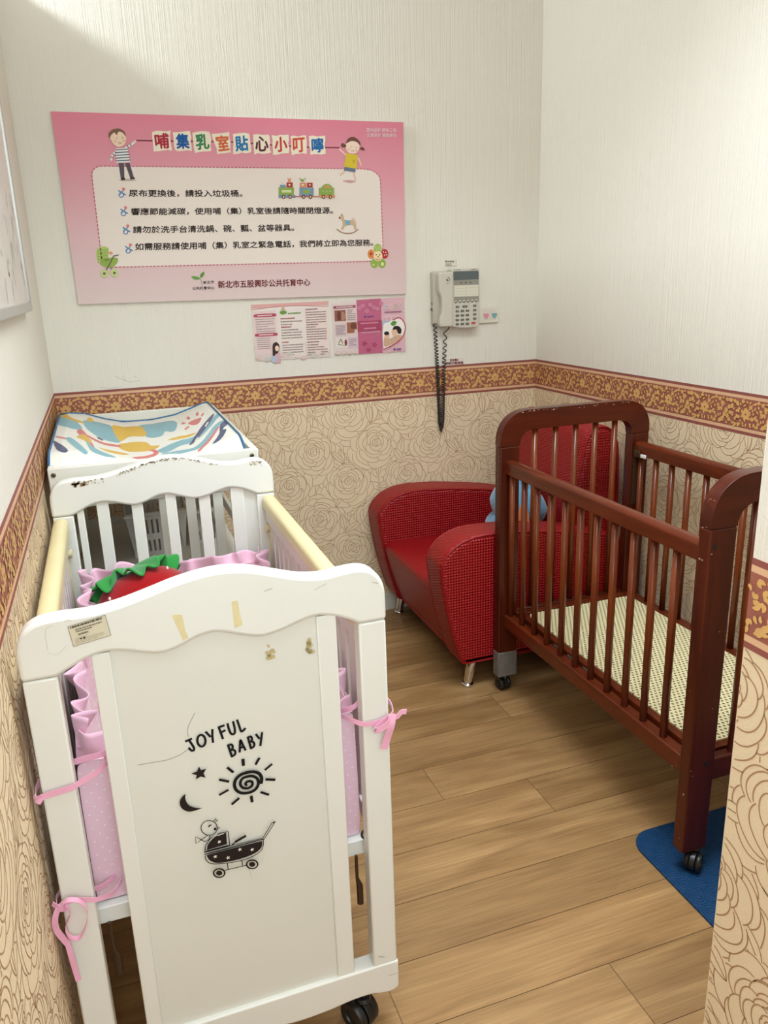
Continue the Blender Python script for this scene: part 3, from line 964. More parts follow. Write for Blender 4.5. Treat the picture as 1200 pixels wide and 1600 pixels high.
def polka(name, rgb, dot, scale, rough=.8):
    m = mat(name, rgb, rough, spec=.2, sheen=.2, bump=.25, bump_scale=40)
    nt = m.node_tree; N = nt.nodes; L = nt.links; b = N['Principled BSDF']
    tc = N.new('ShaderNodeTexCoord'); sx_ = N.new('ShaderNodeSeparateXYZ'); L.new(tc.outputs['Object'], sx_.inputs[0])

    def M2(op, a, b_=None):
        n = N.new('ShaderNodeMath'); n.operation = op
        for i, v in enumerate((a, b_)):
            if v is None: continue
            if isinstance(v, (int, float)): n.inputs[i].default_value = v
            else: L.new(v, n.inputs[i])
        return n.outputs[0]
    v = M2('MULTIPLY', sx_.outputs[2], scale); row = M2('FLOOR', v); fv = M2('SUBTRACT', M2('SUBTRACT', v, row), .5)
    par = M2('MULTIPLY', M2('MODULO', M2('ADD', row, 1000.0), 2.0), .5)
    u = M2('ADD', M2('MULTIPLY', M2('ADD', sx_.outputs[0], sx_.outputs[1]), scale * .6), par); fu = M2('SUBTRACT', M2('SUBTRACT', u, M2('FLOOR', u)), .5)
    du = M2('DIVIDE', fu, .6)
    lt = N.new('ShaderNodeMath'); lt.operation = 'LESS_THAN'; lt.inputs[1].default_value = .014
    L.new(M2('ADD', M2('MULTIPLY', du, du), M2('MULTIPLY', fv, fv)), lt.inputs[0])
    mx = N.new('ShaderNodeMix'); mx.data_type = 'RGBA'
    mx.inputs[6].default_value = lin(rgb); mx.inputs[7].default_value = lin(dot)
    L.new(lt.outputs[0], mx.inputs[0]); L.new(mx.outputs[2], b.inputs['Base Color'])
    return m


def printed(name, rgb, alt1, alt2):
    m = mat(name, rgb, .8, spec=.2, sheen=.2)
    nt = m.node_tree; N = nt.nodes; L = nt.links; b = N['Principled BSDF']
    tc = N.new('ShaderNodeTexCoord'); v = N.new('ShaderNodeTexNoise'); v.inputs['Scale'].default_value = 22; v.inputs['Detail'].default_value = 2
    L.new(tc.outputs['Object'], v.inputs['Vector'])
    cr = N.new('ShaderNodeValToRGB'); cr.color_ramp.interpolation = 'CONSTANT'
    e = cr.color_ramp.elements; e[0].position = 0; e[0].color = lin(alt1); e[1].position = .36; e[1].color = lin(rgb)
    q = e.new(.60); q.color = lin(alt2); q = e.new(.64); q.color = lin(rgb)
    L.new(v.outputs[0], cr.inputs[0]); L.new(cr.outputs[0], b.inputs['Base Color'])
    return m


M_PINKDOT = polka('pink_dotted_cotton', (243, 203, 217), (252, 237, 242), 82)
M_PINKPRINT = printed('pink_printed_cotton', (226, 176, 192), (200, 132, 150), (232, 214, 204))
M_PINK = mat('pink_ruffle_cotton', (238, 190, 209), .8, spec=.2, sheen=.3, bump=.3, bump_scale=70)
M_RIBBON = mat('pink_ribbon', (240, 172, 200), .6, spec=.3, sheen=.3)

XL, XR = CX + .046, CX + .490
YF_, YR_ = CYF + .058, CYB - .052
bump = thing('crib_bumper', 'pink dotted fabric bumper with ruffled edge tied inside the white crib', 'crib bumper', ((XL + XR) / 2, (YF_ + YR_) / 2, .392))


def bumper_side(p0, p1, inward, z0, z1, seed, droop=.0):
    """padded panel from p0 to p1 with a gathered ruffle on its top edge"""
    r_ = random.Random(seed); n = 40
    d = np.array(p1) - np.array(p0); ln = np.linalg.norm(d); d = d / ln; nn = np.array(inward, float)
    t = .020
    rows_o, rows_i = [], []
    K_ = 9
    top = []
    ph = r_.uniform(0, 6)
    for i in range(n + 1):
        u = i / n
        zz = z1 - droop * math.sin(math.pi * u) + .006 * math.sin(u * ln * 22 + ph)
        top.append(zz)
    mo = MB(); R = []
    for k in range(K_ + 1):
        v = k / K_; row = []
        for i in range(n + 1):
            u = i / n; bow = math.sin(math.pi * v) ** .5 * .004 + .003 * math.sin(u * ln * 30 + v * 3 + ph)
            p = np.array(p0) + d * ln * u - nn * bow
            row.append((p[0], p[1], z0 + (top[i] - z0) * v))
        R.append(row)
    Ri = []
    for k in range(K_ + 1):
        v = 1 - k / K_; row = []
        for i in range(n + 1):
            u = i / n; bow = t * math.sin(math.pi * (.08 + .84 * v)) ** .5 + .003 * math.sin(u * ln * 26 + ph * 2)
            p = np.array(p0) + d * ln * u + nn * bow
            row.append((p[0], p[1], z0 + (top[i] - z0) * v))
        Ri.append(row)
    mo.grid(R, 0); mo.grid(Ri, 1)
    mo.grid([R[-1], Ri[0]], 0)
    o = obj('bumper_panel', mo, [M_PINKDOT, M_PINKPRINT], bump, smooth=80, subsurf=1, fix=False)
    m2 = MB(); N2 = int(ln * 420); rows = []
    f1, f2 = r_.uniform(88, 110), r_.uniform(30, 42)
    for k in range(7):
        v = k / 6; row = []
        for i in range(N2 + 1):
            u = i / N2; s = u * ln
            amp = .0135 * v ** .7
            off = amp * (math.sin(s * f1 + 1.3 * math.sin(s * f2) + ph) + .5 * math.sin(s * f2 * 1.7 + ph * 3))
            lean = .012 * math.sin(s * 11 + ph) * v
            zt = np.interp(u, np.linspace(0, 1, n + 1), top)
            z = zt - .004 + v * (.040 + .009 * math.sin(s * f2 + ph) + .006 * math.sin(s * f1 * .8))
            along = .006 * v * math.cos(s * f1 + ph)
            p = np.array(p0) + d * (s + along) + nn * (.008 + off + lean)
            row.append((p[0], p[1], z))
        rows.append(row)
    m2.grid(rows)
    obj('ruffle', m2, M_PINK, bump, smooth=180, solid=.0012, fix=False)
    return o


bumper_side((XL, YF_), (XR, YF_), (0, 1), .394, .640, 1)
bumper_side((XL + .004, YR_), (XR - .004, YR_), (0, -1), .394, .648, 2)
bumper_side((XL, YF_ + .012), (XL, YR_ - .02), (1, 0), .394, .660, 3)
bumper_side((XR, YF_ + .012), (XR, YR_ - .02), (-1, 0), .394, .650, 4)


def ribbon(name, pts, width=.009, nrm=(0, 0, 1), n=8):
    mbr = MB(); ribbon_strip(mbr, smooth_path(pts, n), width, nrm)
    return obj(name, mbr, M_RIBBON, bump, smooth=40)


yo = CYF - .0045
# right front tie with bow
ribbon('ribbon_tie', [(XR - .040, YF_ - .006, .650), (CX + .470, CYF + .012, .652), (CX + .487, CYF - .001, .647), (CX + .505, yo, .646), (CX + .522, yo, .648), (CX + .537, yo - .002, .655)], .0085)
ribbon('ribbon_tie', [(XR - .035, YF_ - .005, .646), (CX + .480, CYF + .030, .662), (CX + .505, CYF + .037, .672), (CX + .540, CYF + .030, .664), (CX + .541, CYF + .002, .658), (CX + .534, yo - .003, .655)], .0085)
ribbon('ribbon_bow', [(CX + .534, yo - .006, .656), (CX + .526, yo - .010, .646), (CX + .512, yo - .008, .638), (CX + .506, yo - .005, .636), (CX + .516, yo - .004, .645), (CX + .534, yo - .004, .655)], .011)
ribbon('ribbon_bow', [(CX + .535, yo - .007, .660), (CX + .531, yo - .010, .640), (CX + .525, yo - .007, .618), (CX + .519, yo - .006, .598)], .013, (1, 0, .2))
ribbon('ribbon_bow', [(CX + .535, yo - .006, .656), (CX + .544, yo - .006, .653), (CX + .552, yo - .004, .658), (CX + .561, yo - .004, .657)], .009)
# left front ties: upper
ribbon('ribbon_tie', [(CX + .112, YF_ - .006, .668), (CX + .085, CYF + .014, .658), (CX + .055, CYF + .002, .650), (CX + .040, yo, .648), (CX + .012, yo, .645), (CX - .003, yo - .001, .643)], .0095)
ribbon('ribbon_tie', [(CX + .112, YF_ - .004, .668), (CX + .09, CYF + .030, .672), (CX + .05, CYF + .038, .664), (CX + .010, CYF + .037, .655), (CX - .006, CYF + .020, .646), (CX - .006, yo, .643)], .0095)
ribbon('ribbon_knot', [(CX + .118, YF_ - .014, .683), (CX + .108, YF_ - .016, .672), (CX + .094, YF_ - .014, .660), (CX + .088, YF_ - .010, .655)], .016, (.5, 0, 1))
ribbon('ribbon_knot', [(CX - .008, yo - .002, .649), (CX - .004, yo - .006, .645), (CX + .001, yo - .003, .638)], .009)
# lower with a long bow
ribbon('ribbon_tie', [(CX + .088, YF_ - .008, .430), (CX + .074, CYF + .020, .432), (CX + .052, CYF + .001, .443), (CX + .042, yo, .450), (CX + .018, yo - .001, .458), (CX - .004, yo - .001, .453)], .008)
ribbon('ribbon_tie', [(CX + .080, YF_ - .004, .436), (CX + .05, CYF + .037, .434), (CX + .010, CYF + .037, .450), (CX - .005, CYF + .016, .455), (CX - .004, yo, .455)], .008)
ribbon('ribbon_bow', [(CX - .002, yo - .004, .456), (CX + .012, yo - .010, .468), (CX + .028, yo - .011, .462), (CX + .036, yo - .008, .440), (CX + .031, yo - .006, .412), (CX + .019, yo - .005, .392), (CX + .007, yo - .006, .398), (CX + .003, yo - .006, .418), (CX + .012, yo - .006, .440), (CX + .008, yo - .004, .456)], .0075, (.1, 1, .4))
ribbon('ribbon_bow', [(CX - .001, yo - .005, .457), (CX - .009, yo - .008, .440), (CX - .010, yo - .006, .418), (CX - .004, yo - .004, .398), (CX + .001, yo - .004, .386)], .009, (1, .3, 0))
ribbon('ribbon_bow', [(CX + .001, yo - .004, .392), (CX + .003, yo - .006, .366), (CX + .005, yo - .004, .335), (CX + .007, yo - .004, .312)], .008, (1, .2, 0))
ribbon('ribbon_knot', [(CX - .010, yo - .002, .462), (CX + .000, yo - .008, .456), (CX + .008, yo - .003, .449)], .010)

# ------------------------------------------------------------------ strawberry cushion
M_STRAW = mat('red_plush', (158, 9, 16), .95, spec=.1, sheen=.35, bump=.4, bump_scale=260)
M_GREEN = mat('green_plush', (44, 140, 60), .9, spec=.1, sheen=.4, bump=.4, bump_scale=260)
M_SEED = mat('white_felt_seed', (238, 232, 226), .8)
sx, sy = .215, -1.19
straw = thing('strawberry_cushion', 'red strawberry plush cushion with green leaf frill lying in the white crib', 'cushion', (sx, sy, .394))
ctr = Vector((sx, sy, .588))
tilt = Matrix.Rotation(math.radians(-20), 3, 'Y') @ Matrix.Rotation(math.radians(-36), 3, 'X')


def sf(q, d):
    k = 1 + .16 * d.z - .10 * max(0, -d.z) ** 2
    q = Vector((q.x * k, q.y * k, q.z)); q.z *= 1 - .12 * max(0, d.z) ** 6
    q *= 1 + .012 * math.sin(5 * math.atan2(d.y, d.x)) * (1 - d.z * d.z)
    return tilt @ q


obj('body', MB().ball(ctr, .122, .105, .160, 40, 28, fn=sf), M_STRAW, straw, smooth=180)
for i in range(34):
    z = 1 - 2 * (i + .5) / 34; a = i * 2.39996
    d = Vector((math.sqrt(1 - z * z) * math.cos(a), math.sqrt(1 - z * z) * math.sin(a), z))
    if z > .82 or z < -.8: continue
    p = ctr + sf(Vector((d.x * .1225, d.y * .1055, d.z * .1605)), d)
    obj('seed', MB().ball(p, 0.0030, .0030, .0052, 8, 6), M_SEED, straw, smooth=180)
fr_ = MB(); rows = []
nz = 120
for k in range(10):
    v = k / 9; row = []
    for j in range(nz):
        a = 2 * math.pi * j / nz
        R = .008 + .092 * v * (1 + .12 * math.sin(5 * a + .6) * v)
        h = .152 - .030 * v ** 1.6 + .016 * v * math.sin(7 * a + 1.2 * math.sin(3 * a)) + .011 * v * v * math.sin(17 * a + 1)
        R += .010 * v * v * math.cos(13 * a + 2 * math.sin(2 * a))
        p = ctr + tilt @ Vector((R * math.cos(a) * 1.02, R * math.sin(a) * .95, h + .004)); row.append(tuple(p))
    rows.append(row)
fr_.grid(rows, closed=True)
obj('leaf_frill', fr_, M_GREEN, straw, smooth=180, solid=.006, subsurf=1, fix=False)

# ------------------------------------------------------------------ changing table behind the crib
M_TABLE = mat('white_table_lacquer', (232, 228, 216), .4, spec=.4)
TX0, TX1, TY0, TY1, TZ = .014, .530, -.900, -.030, .926
tab = thing('changing_table', 'white baby changing table in the corner behind the white crib', 'changing table', ((TX0 + TX1) / 2, (TY0 + TY1) / 2, 0))
obj('tray_rim', MB().box(TX0, TX1, TY0, TY0 + .018, .862, TZ), M_TABLE, tab, bevel=.003, label='white front board of the tray')
obj('tray_rim', MB().box(TX0, TX1, TY1 - .018, TY1, .862, TZ), M_TABLE, tab, bevel=.003)
for xa, xb in ((TX0, TX0 + .018), (TX1 - .018, TX1)):
    obj('tray_rim', MB().box(xa, xb, TY0 + .018, TY1 - .018, .862, TZ), M_TABLE, tab, bevel=.003)
obj('tray_bottom', MB().box(TX0 + .018, TX1 - .018, TY0 + .018, TY1 - .018, .866, .880), M_TABLE, tab)
for (px, py) in ((83.5, 742.5), (393.5, 711.5)):
    p = at(px, py, 1, TY0)
    s_ = MB().lathe((p[0], TY0, p[2]), [(.0058, .0005), (.0058, -.0016), (.0046, -.0024)], 16, 'y')
    so = obj('screw', s_, M_STEEL, tab)
    obj('screw_socket', MB().lathe((p[0], TY0 - .0024, p[2]), [(.0026, .0), (.0026, -.0004)], 6, 'y'), M_BLACKPL, so, smooth=0)
for x in (TX0 + .002, TX1 - .042):
    for y in (TY0 + .019, TY1 - .059):
        obj('leg', MB().box(x, x + .038, y, y + .038, 0, .862), M_TABLE, tab, bevel=.003)
obj('apron', MB().box(TX0 + .040, TX1 - .042, TY0 + .022, TY0 + .036, .815, .864), M_TABLE, tab, bevel=.002)
obj('apron', MB().box(TX0 + .040, TX1 - .042, TY1 - .050, TY1 - .036, .80, .864), M_TABLE, tab, bevel=.002)
for xc in (.278, .3455, .4165):
    obj('slat', MB().box(xc - .0125, xc + .0125, TY0 + .024, TY0 + .034, .14, .816), M_TABLE, tab, bevel=.0015)
obj('shelf', MB().box(TX0 + .020, TX1 - .022, TY0 + .040, TY1 - .020, .522, .538), M_TABLE, tab, bevel=.002)
obj('shelf_edge', MB().box(TX0 + .040, TX1 - .042, TY1 - .042, TY1 - .030, .538, .560), M_TABLE, tab, bevel=.002)
obj('shelf', MB().box(TX0 + .020, TX1 - .022, TY0 + .040, TY1 - .020, .150, .166), M_TABLE, tab, bevel=.002)
for x in (TX0 + .020, TX1 - .032):
    obj('side_guard', MB().box(x, x + .012, TY0 + .058, TY1 - .060, .62, .655), M_TABLE, tab, bevel=.002)

# baskets on the shelf
M_BASKET = mat('white_basket_plastic', (226, 224, 218), .4)


def basket(name, label, x0, x1, y0, y1, z0, z1):
    t = thing(name, label, 'basket', ((x0 + x1) / 2, (y0 + y1) / 2, z0))
    tp = .018   # widening towards the rim

    def wallp(pa, pb, nslot):
        """one wall with two rows of slots, as bars and bands"""
        pa = np.array(pa); pb = np.array(pb); d = pb - pa; ln = np.linalg.norm(d); d = d / ln
        inn = np.array((-d[1], d[0])) * -1
        m_ = MB()

        def slab(u0, u1, v0, v1):
            vs = []
            for tt in (0, .003):
                for u, v in ((u0, v0), (u1, v0), (u1, v1), (u0, v1)):
                    o = tp * v; uu = u * (ln + 2 * o) - o
                    p = pa + d * uu + inn * (o - tt)
                    vs.append((p[0], p[1], z0 + (z1 - z0) * v))
            m_.add(vs, [(0, 1, 2, 3), (7, 6, 5, 4), (0, 4, 5, 1), (1, 5, 6, 2), (2, 6, 7, 3), (3, 7, 4, 0)])
        for v0, v1 in ((0, .12), (.38, .52), (.84, 1)): slab(0, 1, v0, v1)
        for v0, v1 in ((.12, .38), (.52, .84)):
            slab(0, .14, v0, v1); slab(.86, 1, v0, v1)
            for i in range(nslot):
                c_ = .14 + .72 * (i + .5) / nslot; slab(c_ - .2 / nslot, c_ + .2 / nslot, v0, v1)
        obj('side_wall', m_, M_BASKET, t, smooth=0)
    wallp((x1, y0), (x0, y0), 8); wallp((x0, y1), (x1, y1), 8); wallp((x0, y0), (x0, y1), 8); wallp((x1, y1), (x1, y0), 8)
    obj('bottom', MB().box(x0, x1, y0, y1, z0, z0 + .003), M_BASKET, t)
    o = tp
    rim = [(x0 - o, y0 - o, z1), (x1 + o, y0 - o, z1), (x1 + o, y1 + o, z1), (x0 - o, y1 + o, z1)]
    obj('rim', MB().tube(rim, .0045, 8, closed=True), M_BASKET, t)
    return t


basket('storage_basket', 'white slotted plastic basket on the changing table shelf', .195, .345, -.50, -.27, .5385, .675)
basket('storage_basket', 'white plastic basket beside the slotted one, nearer the right legs of the table', .385, .462, -.44, -.16, .5385, .650)

# changing pad
PADX0, PADX1, PADY0, PADY1 = .016, .500, -.878, -.120


def padz(x, y):
    u = (x - PADX0) / (PADX1 - PADX0); v = (y - PADY0) / (PADY1 - PADY0)
    h = np.interp(u, [0, .06, .16, .28, .40, .60, .76, .88, .96, 1], [.945, .947, .941, .920, .906, .906, .915, .932, .945, .947])
    h += .004 * math.sin(v * 9 + u * 3) * math.sin(math.pi * u)
    if v < .12: h -= .030 * (1 - v / .12) ** 1.5
    return h


PADP = lambda pts: [tuple(at(q[0], q[1], 2, .915)[:2]) for q in crop(pts, 3.333, 60, 610)]
TEAL, YEL, CORAL, NAVY, OFFW = (127, 178, 190), (222, 178, 60), (214, 110, 112), (58, 66, 112), (238, 234, 224)
shapes = [
    (TEAL, smooth_path(PADP([(75, 190), (95, 165), (150, 180), (210, 215), (235, 245), (185, 250), (120, 235), (85, 215)]), 5, True)),
    (TEAL, smooth_path(PADP([(238, 205), (290, 190), (380, 190), (425, 255), (340, 262), (270, 245), (245, 225)]), 5, True)),
    (YEL, smooth_path(PADP([(105, 165), (130, 155), (175, 190), (240, 210), (235, 218), (175, 205), (110, 178)]), 5, True)),
    (YEL, smooth_path(PADP([(258, 190), (270, 175), (285, 178), (290, 195), (270, 200)]), 4, True)),
    (TEAL, smooth_path(PADP([(520, 175), (600, 158), (690, 152), (722, 170), (715, 205), (690, 212), (660, 208), (640, 225), (560, 228)]), 5, True)),
    (YEL, smooth_path(PADP([(383, 188), (450, 180), (530, 178), (560, 215), (545, 226), (470, 228), (420, 250)]), 5, True)),
    (CORAL, smooth_path(PADP([(785, 180), (848, 172), (845, 190), (825, 200), (795, 195)]), 4, True)),
    (CORAL, PADP([(770, 155), (785, 148), (795, 162), (782, 167)])), (CORAL, PADP([(822, 145), (836, 142), (838, 158), (824, 160)])),
    (CORAL, PADP([(743, 172), (760, 173), (770, 182), (748, 182)])), (CORAL, PADP([(760, 205), (785, 195), (790, 202), (765, 212)])), (CORAL, PADP([(850, 160), (865, 152), (866, 162), (855, 170)])),
    (YEL, smooth_path(PADP([(415, 270), (450, 255), (500, 248), (560, 250), (585, 265), (630, 265), (590, 290), (530, 298), (460, 298), (420, 288)]), 5, True)),
    (YEL, smooth_path(PADP([(315, 318), (380, 315), (470, 314), (440, 328), (370, 330)]), 5, True)),
    (CORAL, smooth_path(PADP([(250, 265), (330, 278), (415, 272), (420, 282), (330, 290), (255, 275)]), 5, True)),
    (CORAL, smooth_path(PADP([(490, 335), (560, 325), (600, 305), (575, 290), (600, 285), (625, 300), (600, 330), (520, 345)]), 5, True)),
    (TEAL, smooth_path(PADP([(620, 290), (660, 270), (740, 250), (830, 240), (900, 200), (950, 160), (960, 175), (900, 225), (820, 265), (740, 275), (680, 300), (640, 305)]), 4, True)),
    (NAVY, smooth_path(PADP([(785, 275), (815, 245), (870, 200), (920, 170), (900, 205), (840, 250), (800, 275)]), 4, True)),
    (OFFW, PADP([(815, 262), (830, 250), (836, 254), (822, 266)])), (OFFW, PADP([(868, 215), (885, 200), (890, 205), (874, 220)])),
    (TEAL, smooth_path(PADP([(640, 310), (720, 300), (800, 295), (860, 270), (920, 225), (985, 205), (940, 235), (890, 275), (850, 300), (760, 318), (680, 325)]), 4, True)),
    (CORAL, smooth_path(PADP([(830, 312), (880, 280), (930, 240), (945, 238), (900, 280), (850, 312)]), 4, True)),
    (NAVY, smooth_path(PADP([(908, 300), (945, 265), (950, 230), (985, 208), (990, 232), (965, 250), (985, 258), (955, 290)]), 4, True)),
    (YEL, smooth_path(PADP([(670, 243), (740, 233), (820, 232), (800, 240), (720, 246)]), 4, True)),
    (CORAL, smooth_path(PADP([(205, 262), (240, 250), (300, 330), (280, 345), (250, 300)]), 4, True)),
    (YEL, smooth_path(PADP([(205, 290), (240, 270), (280, 290), (270, 312), (230, 300)]), 4, True)),
    (TEAL, smooth_path(PADP([(150, 310), (180, 300), (240, 345), (265, 370), (220, 370)]), 4, True)),
    (TEAL, smooth_path(PADP([(255, 300), (300, 330), (380, 345), (400, 355), (300, 360), (265, 335)]), 4, True)),
    (NAVY, smooth_path(PADP([(85, 320), (110, 330), (165, 375), (110, 378)]), 4, True)),
    (CORAL, smooth_path(PADP([(100, 292), (150, 305), (145, 312), (100, 300)]), 4, True)),
    (NAVY, PADP([(305, 258), (340, 263), (335, 270), (312, 268)])),
]
NXg, NYg = 210, 330
gx = np.linspace(PADX0, PADX1, NXg + 1); gy = np.linspace(PADY0, PADY1, NYg + 1)
XX, YY = np.meshgrid((gx[1:] + gx[:-1]) / 2, (gy[1:] + gy[:-1]) / 2)
mi_ = np.zeros(XX.shape, int)
pal = [OFFW, TEAL, YEL, CORAL, NAVY]
for colr, pg in shapes:
    n = len(pg); ins = np.zeros(XX.shape, bool)
    for i in range(n):
        x1, y1 = pg[i]; x2, y2 = pg[(i + 1) % n]
        if y1 == y2: continue
        cnd = ((YY > y1) != (YY > y2)) & (XX < (x2 - x1) * (YY - y1) / (y2 - y1) + x1); ins ^= cnd
    mi_[ins] = pal.index(colr)
pad = thing('changing_pad', 'white changing pad with teal, yellow and coral pattern on the changing table', 'changing pad', ((PADX0 + PADX1) / 2, (PADY0 + PADY1) / 2, .88))
mp_ = MB()
vs = [(x, y, padz(x, y)) for y in gy for x in gx]
fs = [(j * (NXg + 1) + i, j * (NXg + 1) + i + 1, (j + 1) * (NXg + 1) + i + 1, (j + 1) * (NXg + 1) + i) for j in range(NYg) for i in range(NXg)]
mp_.add(vs, fs); mp_.m = [int(v) for v in mi_.reshape(-1)]
obj('printed_cover', mp_, [mat('pad_vinyl_%d' % i, c, .35, spec=.45) for i, c in enumerate(pal)], pad, smooth=180, fix=False)
# underside and skirt
sk = MB(); per = [(x, PADY0) for x in gx[::10]] + [(PADX1, y) for y in gy[::10]] + [(x, PADY1) for x in gx[::-10]] + [(PADX0, y) for y in gy[::-10]]
sk.grid([[(x, y, padz(x, y)) for x, y in per], [(x, y, .882) for x, y in per]], closed=True)
obj('pad_side', sk, mat('pad_vinyl_0', OFFW), pad, fix=False)
pp = [(x, y, padz(x, y) + .001) for x, y in per]
obj('piping', MB().tube(pp, .0034, 8, closed=True), mat('blue_piping', (44, 98, 138), .5), pad, smooth=180)


# ------------------------------------------------------------------ brown crib by the right wall
def wood(name, c0, c1, rough=.28, along='z', coat=.06):
    m = mat(name, c0, rough, spec=.3, coat=coat)
    nt = m.node_tree; N = nt.nodes; L = nt.links; b = N['Principled BSDF']
    tc = N.new('ShaderNodeTexCoord'); mp = N.new('ShaderNodeMapping')
    mp.inputs['Scale'].default_value = {'z': (14, 14, 1.2), 'y': (14, 1.2, 14), 'x': (1.2, 14, 14)}[along]
    L.new(tc.outputs['Object'], mp.inputs[0])
    n = N.new('ShaderNodeTexNoise'); n.inputs['Scale'].default_value = 2.6; n.inputs['Detail'].default_value = 6; n.inputs['Distortion'].default_value = .6
    L.new(mp.outputs[0], n.inputs['Vector'])
    cr = N.new('ShaderNodeValToRGB'); e = cr.color_ramp.elements
    e[0].position = .32; e[0].color = lin(c0); e[1].position = .70; e[1].color = lin(c1)
    L.new(n.outputs[0], cr.inputs[0]); L.new(cr.outputs[0], b.inputs['Base Color'])
    b.inputs['Coat Roughness'].default_value = .15
    return m


WZ = wood('cherry_stained_wood_upright', (64, 19, 8), (86, 31, 13))
WX = wood('cherry_stained_wood_cross', (64, 19, 8), (86, 31, 13), along='x')
WY = wood('cherry_stained_wood_long', (80, 29, 11), (106, 43, 18), along='y')
WS = wood('cherry_stained_wood_spindle_lit', (94, 38, 14), (122, 56, 23), rough=.24)  # lighter orange copy of the stain: light on the spindles put into colour
M_WEAR = mat('pale_worn_edge', (196, 160, 140), .7, var=.2, var_scale=80)
M_DUCT = mat('grey_duct_tape', (112, 106, 100), .35, spec=.6, var=.12, var_scale=70, bump=.4, bump_scale=90)

BX0, BX1, BFY, BNY, BTH = 1.282, 1.822, -.82, -1.725, .035
bc = thing('brown_crib', 'dark cherry-brown wooden crib with slatted sides beside the red armchair', 'crib', ((BX0 + BX1) / 2, (BFY + BNY) / 2, 0))


def arch_outline(x0, x1, zj, zt, rx, rz, n=12, p=2.3):
    """from (x0, zj) over the top to (x1, zj)"""
    pts = [(x0, zj)]
    for i in range(n + 1):
        a = math.pi / 2 * i / n
        pts.append((x0 + rx - rx * math.cos(a) ** (2 / p), zt - rz + rz * math.sin(a) ** (2 / p)))
    for i in range(n + 1):
        a = math.pi / 2 * (1 - i / n)
        pts.append((x1 - rx + rx * math.cos(a) ** (2 / p), zt - rz + rz * math.sin(a) ** (2 / p)))
    pts.append((x1, zj)); return pts


PWID = .067
for ye in (BFY, BNY):
    out = arch_outline(BX0, BX1, .838, .947, .105, .100)
    inn = arch_outline(BX0 + PWID, BX1 - PWID, .838, .885, .055, .046)
    obj('head_arch', MB().prism(out + inn[::-1], 'y', ye, ye + BTH), WX, bc, bevel=.005, seg=3, smooth=50)
    for x in (BX0, BX1 - PWID):
        obj('post', MB().box(x, x + PWID, ye, ye + BTH, .060, .8375), WZ, bc, bevel=.004, seg=3)
    obj('end_rail', MB().box(BX0 + PWID, BX1 - PWID, ye + .005, ye + BTH - .005, .236, .292), WX, bc, bevel=.004)
    for i in range(5):
        x = 1.4096 + .0727 * i
        obj('spindle', MB().tube([(x, ye + BTH / 2, .290), (x, ye + BTH / 2, .890)], .0095, 14), WS, bc, smooth=180)
for xr, inner in ((BX0 + .018, 1), (BX1 - .052, -1)):
    ya, yb = BNY + BTH, BFY
    zt = .797 if inner == 1 else .812
    prof = [(xr, zt - .044), (xr + .034, zt - .044), (xr + .034, zt - .012)] + [(xr + .017 + .017 * math.cos(a), zt - .012 + .012 * math.sin(a)) for a in np.linspace(.2, math.pi - .2, 9)] + [(xr, zt - .012)]
    obj('top_rail', MB().prism(prof, 'y', ya, yb), WY, bc, bevel=.002, smooth=50)
    obj('lower_rail', MB().box(xr, xr + .032, ya, yb, .238, .283), WY, bc, bevel=.004)
    for i in range(11):
        y = -.834 - .0757 * i
        obj('spindle', MB().tube([(xr + .017, y, .281), (xr + .017, y, zt - .042)], .0095, 14), WS, bc, smooth=180)
# sleeping board of perforated fibreboard on a wooden frame
mperf = mat('perforated_cream_board', (228, 214, 168), .5)


def perforate(m):
    nt = m.node_tree; N = nt.nodes; L = nt.links; b = N['Principled BSDF']; out = N['Material Output']
    tc = N.new('ShaderNodeTexCoord'); sx_ = N.new('ShaderNodeSeparateXYZ'); L.new(tc.outputs['Object'], sx_.inputs[0])

    def M2(op, a, b_=None, c=None):
        n = N.new('ShaderNodeMath'); n.operation = op
        for i, v in enumerate((a, b_, c)):
            if v is None: continue
            if isinstance(v, (int, float)): n.inputs[i].default_value = v
            else: L.new(v, n.inputs[i])
        return n.outputs[0]
    px, py = .0128, .0116
    v = M2('DIVIDE', sx_.outputs[1], py); row = M2('FLOOR', v); fv = M2('SUBTRACT', M2('SUBTRACT', v, row), .5)
    par = M2('MULTIPLY', M2('MODULO', M2('ADD', row, 1000.0), 2.0), .5)
    u = M2('ADD', M2('DIVIDE', sx_.outputs[0], px), par); fu = M2('SUBTRACT', M2('SUBTRACT', u, M2('FLOOR', u)), .5)
    du = M2('MULTIPLY', fu, px / .0031); dv = M2('MULTIPLY', fv, py / .0031)
    d = M2('ADD', M2('MULTIPLY', du, du), M2('MULTIPLY', dv, dv))
    hole = M2('LESS_THAN', d, 1.0)
    tr = N.new('ShaderNodeBsdfTransparent'); mx = N.new('ShaderNodeMixShader')
    L.new(hole, mx.inputs[0]); L.new(b.outputs[0], mx.inputs[1]); L.new(tr.outputs[0], mx.inputs[2]); L.new(mx.outputs[0], out.inputs[0])


perforate(mperf)
bfx0, bfx1, bfy0, bfy1 = 1.338, 1.766, BNY + BTH + .004, BFY - .004
fz = .292
fm = MB()
rr = .022
bd = [(1.363, -1.668), (1.738, -1.668), (1.738, -.872), (1.363, -.872)]


def rounded(x0, x1, y0, y1, r, n=6):
    out = []
    for cx, cy, a0 in ((x1 - r, y1 - r, 0), (x0 + r, y1 - r, 90), (x0 + r, y0 + r, 180), (x1 - r, y0 + r, 270)):
        for i in range(n + 1):
            a = math.radians(a0 + 90 * i / n); out.append((cx + r * math.cos(a), cy + r * math.sin(a)))
    return out


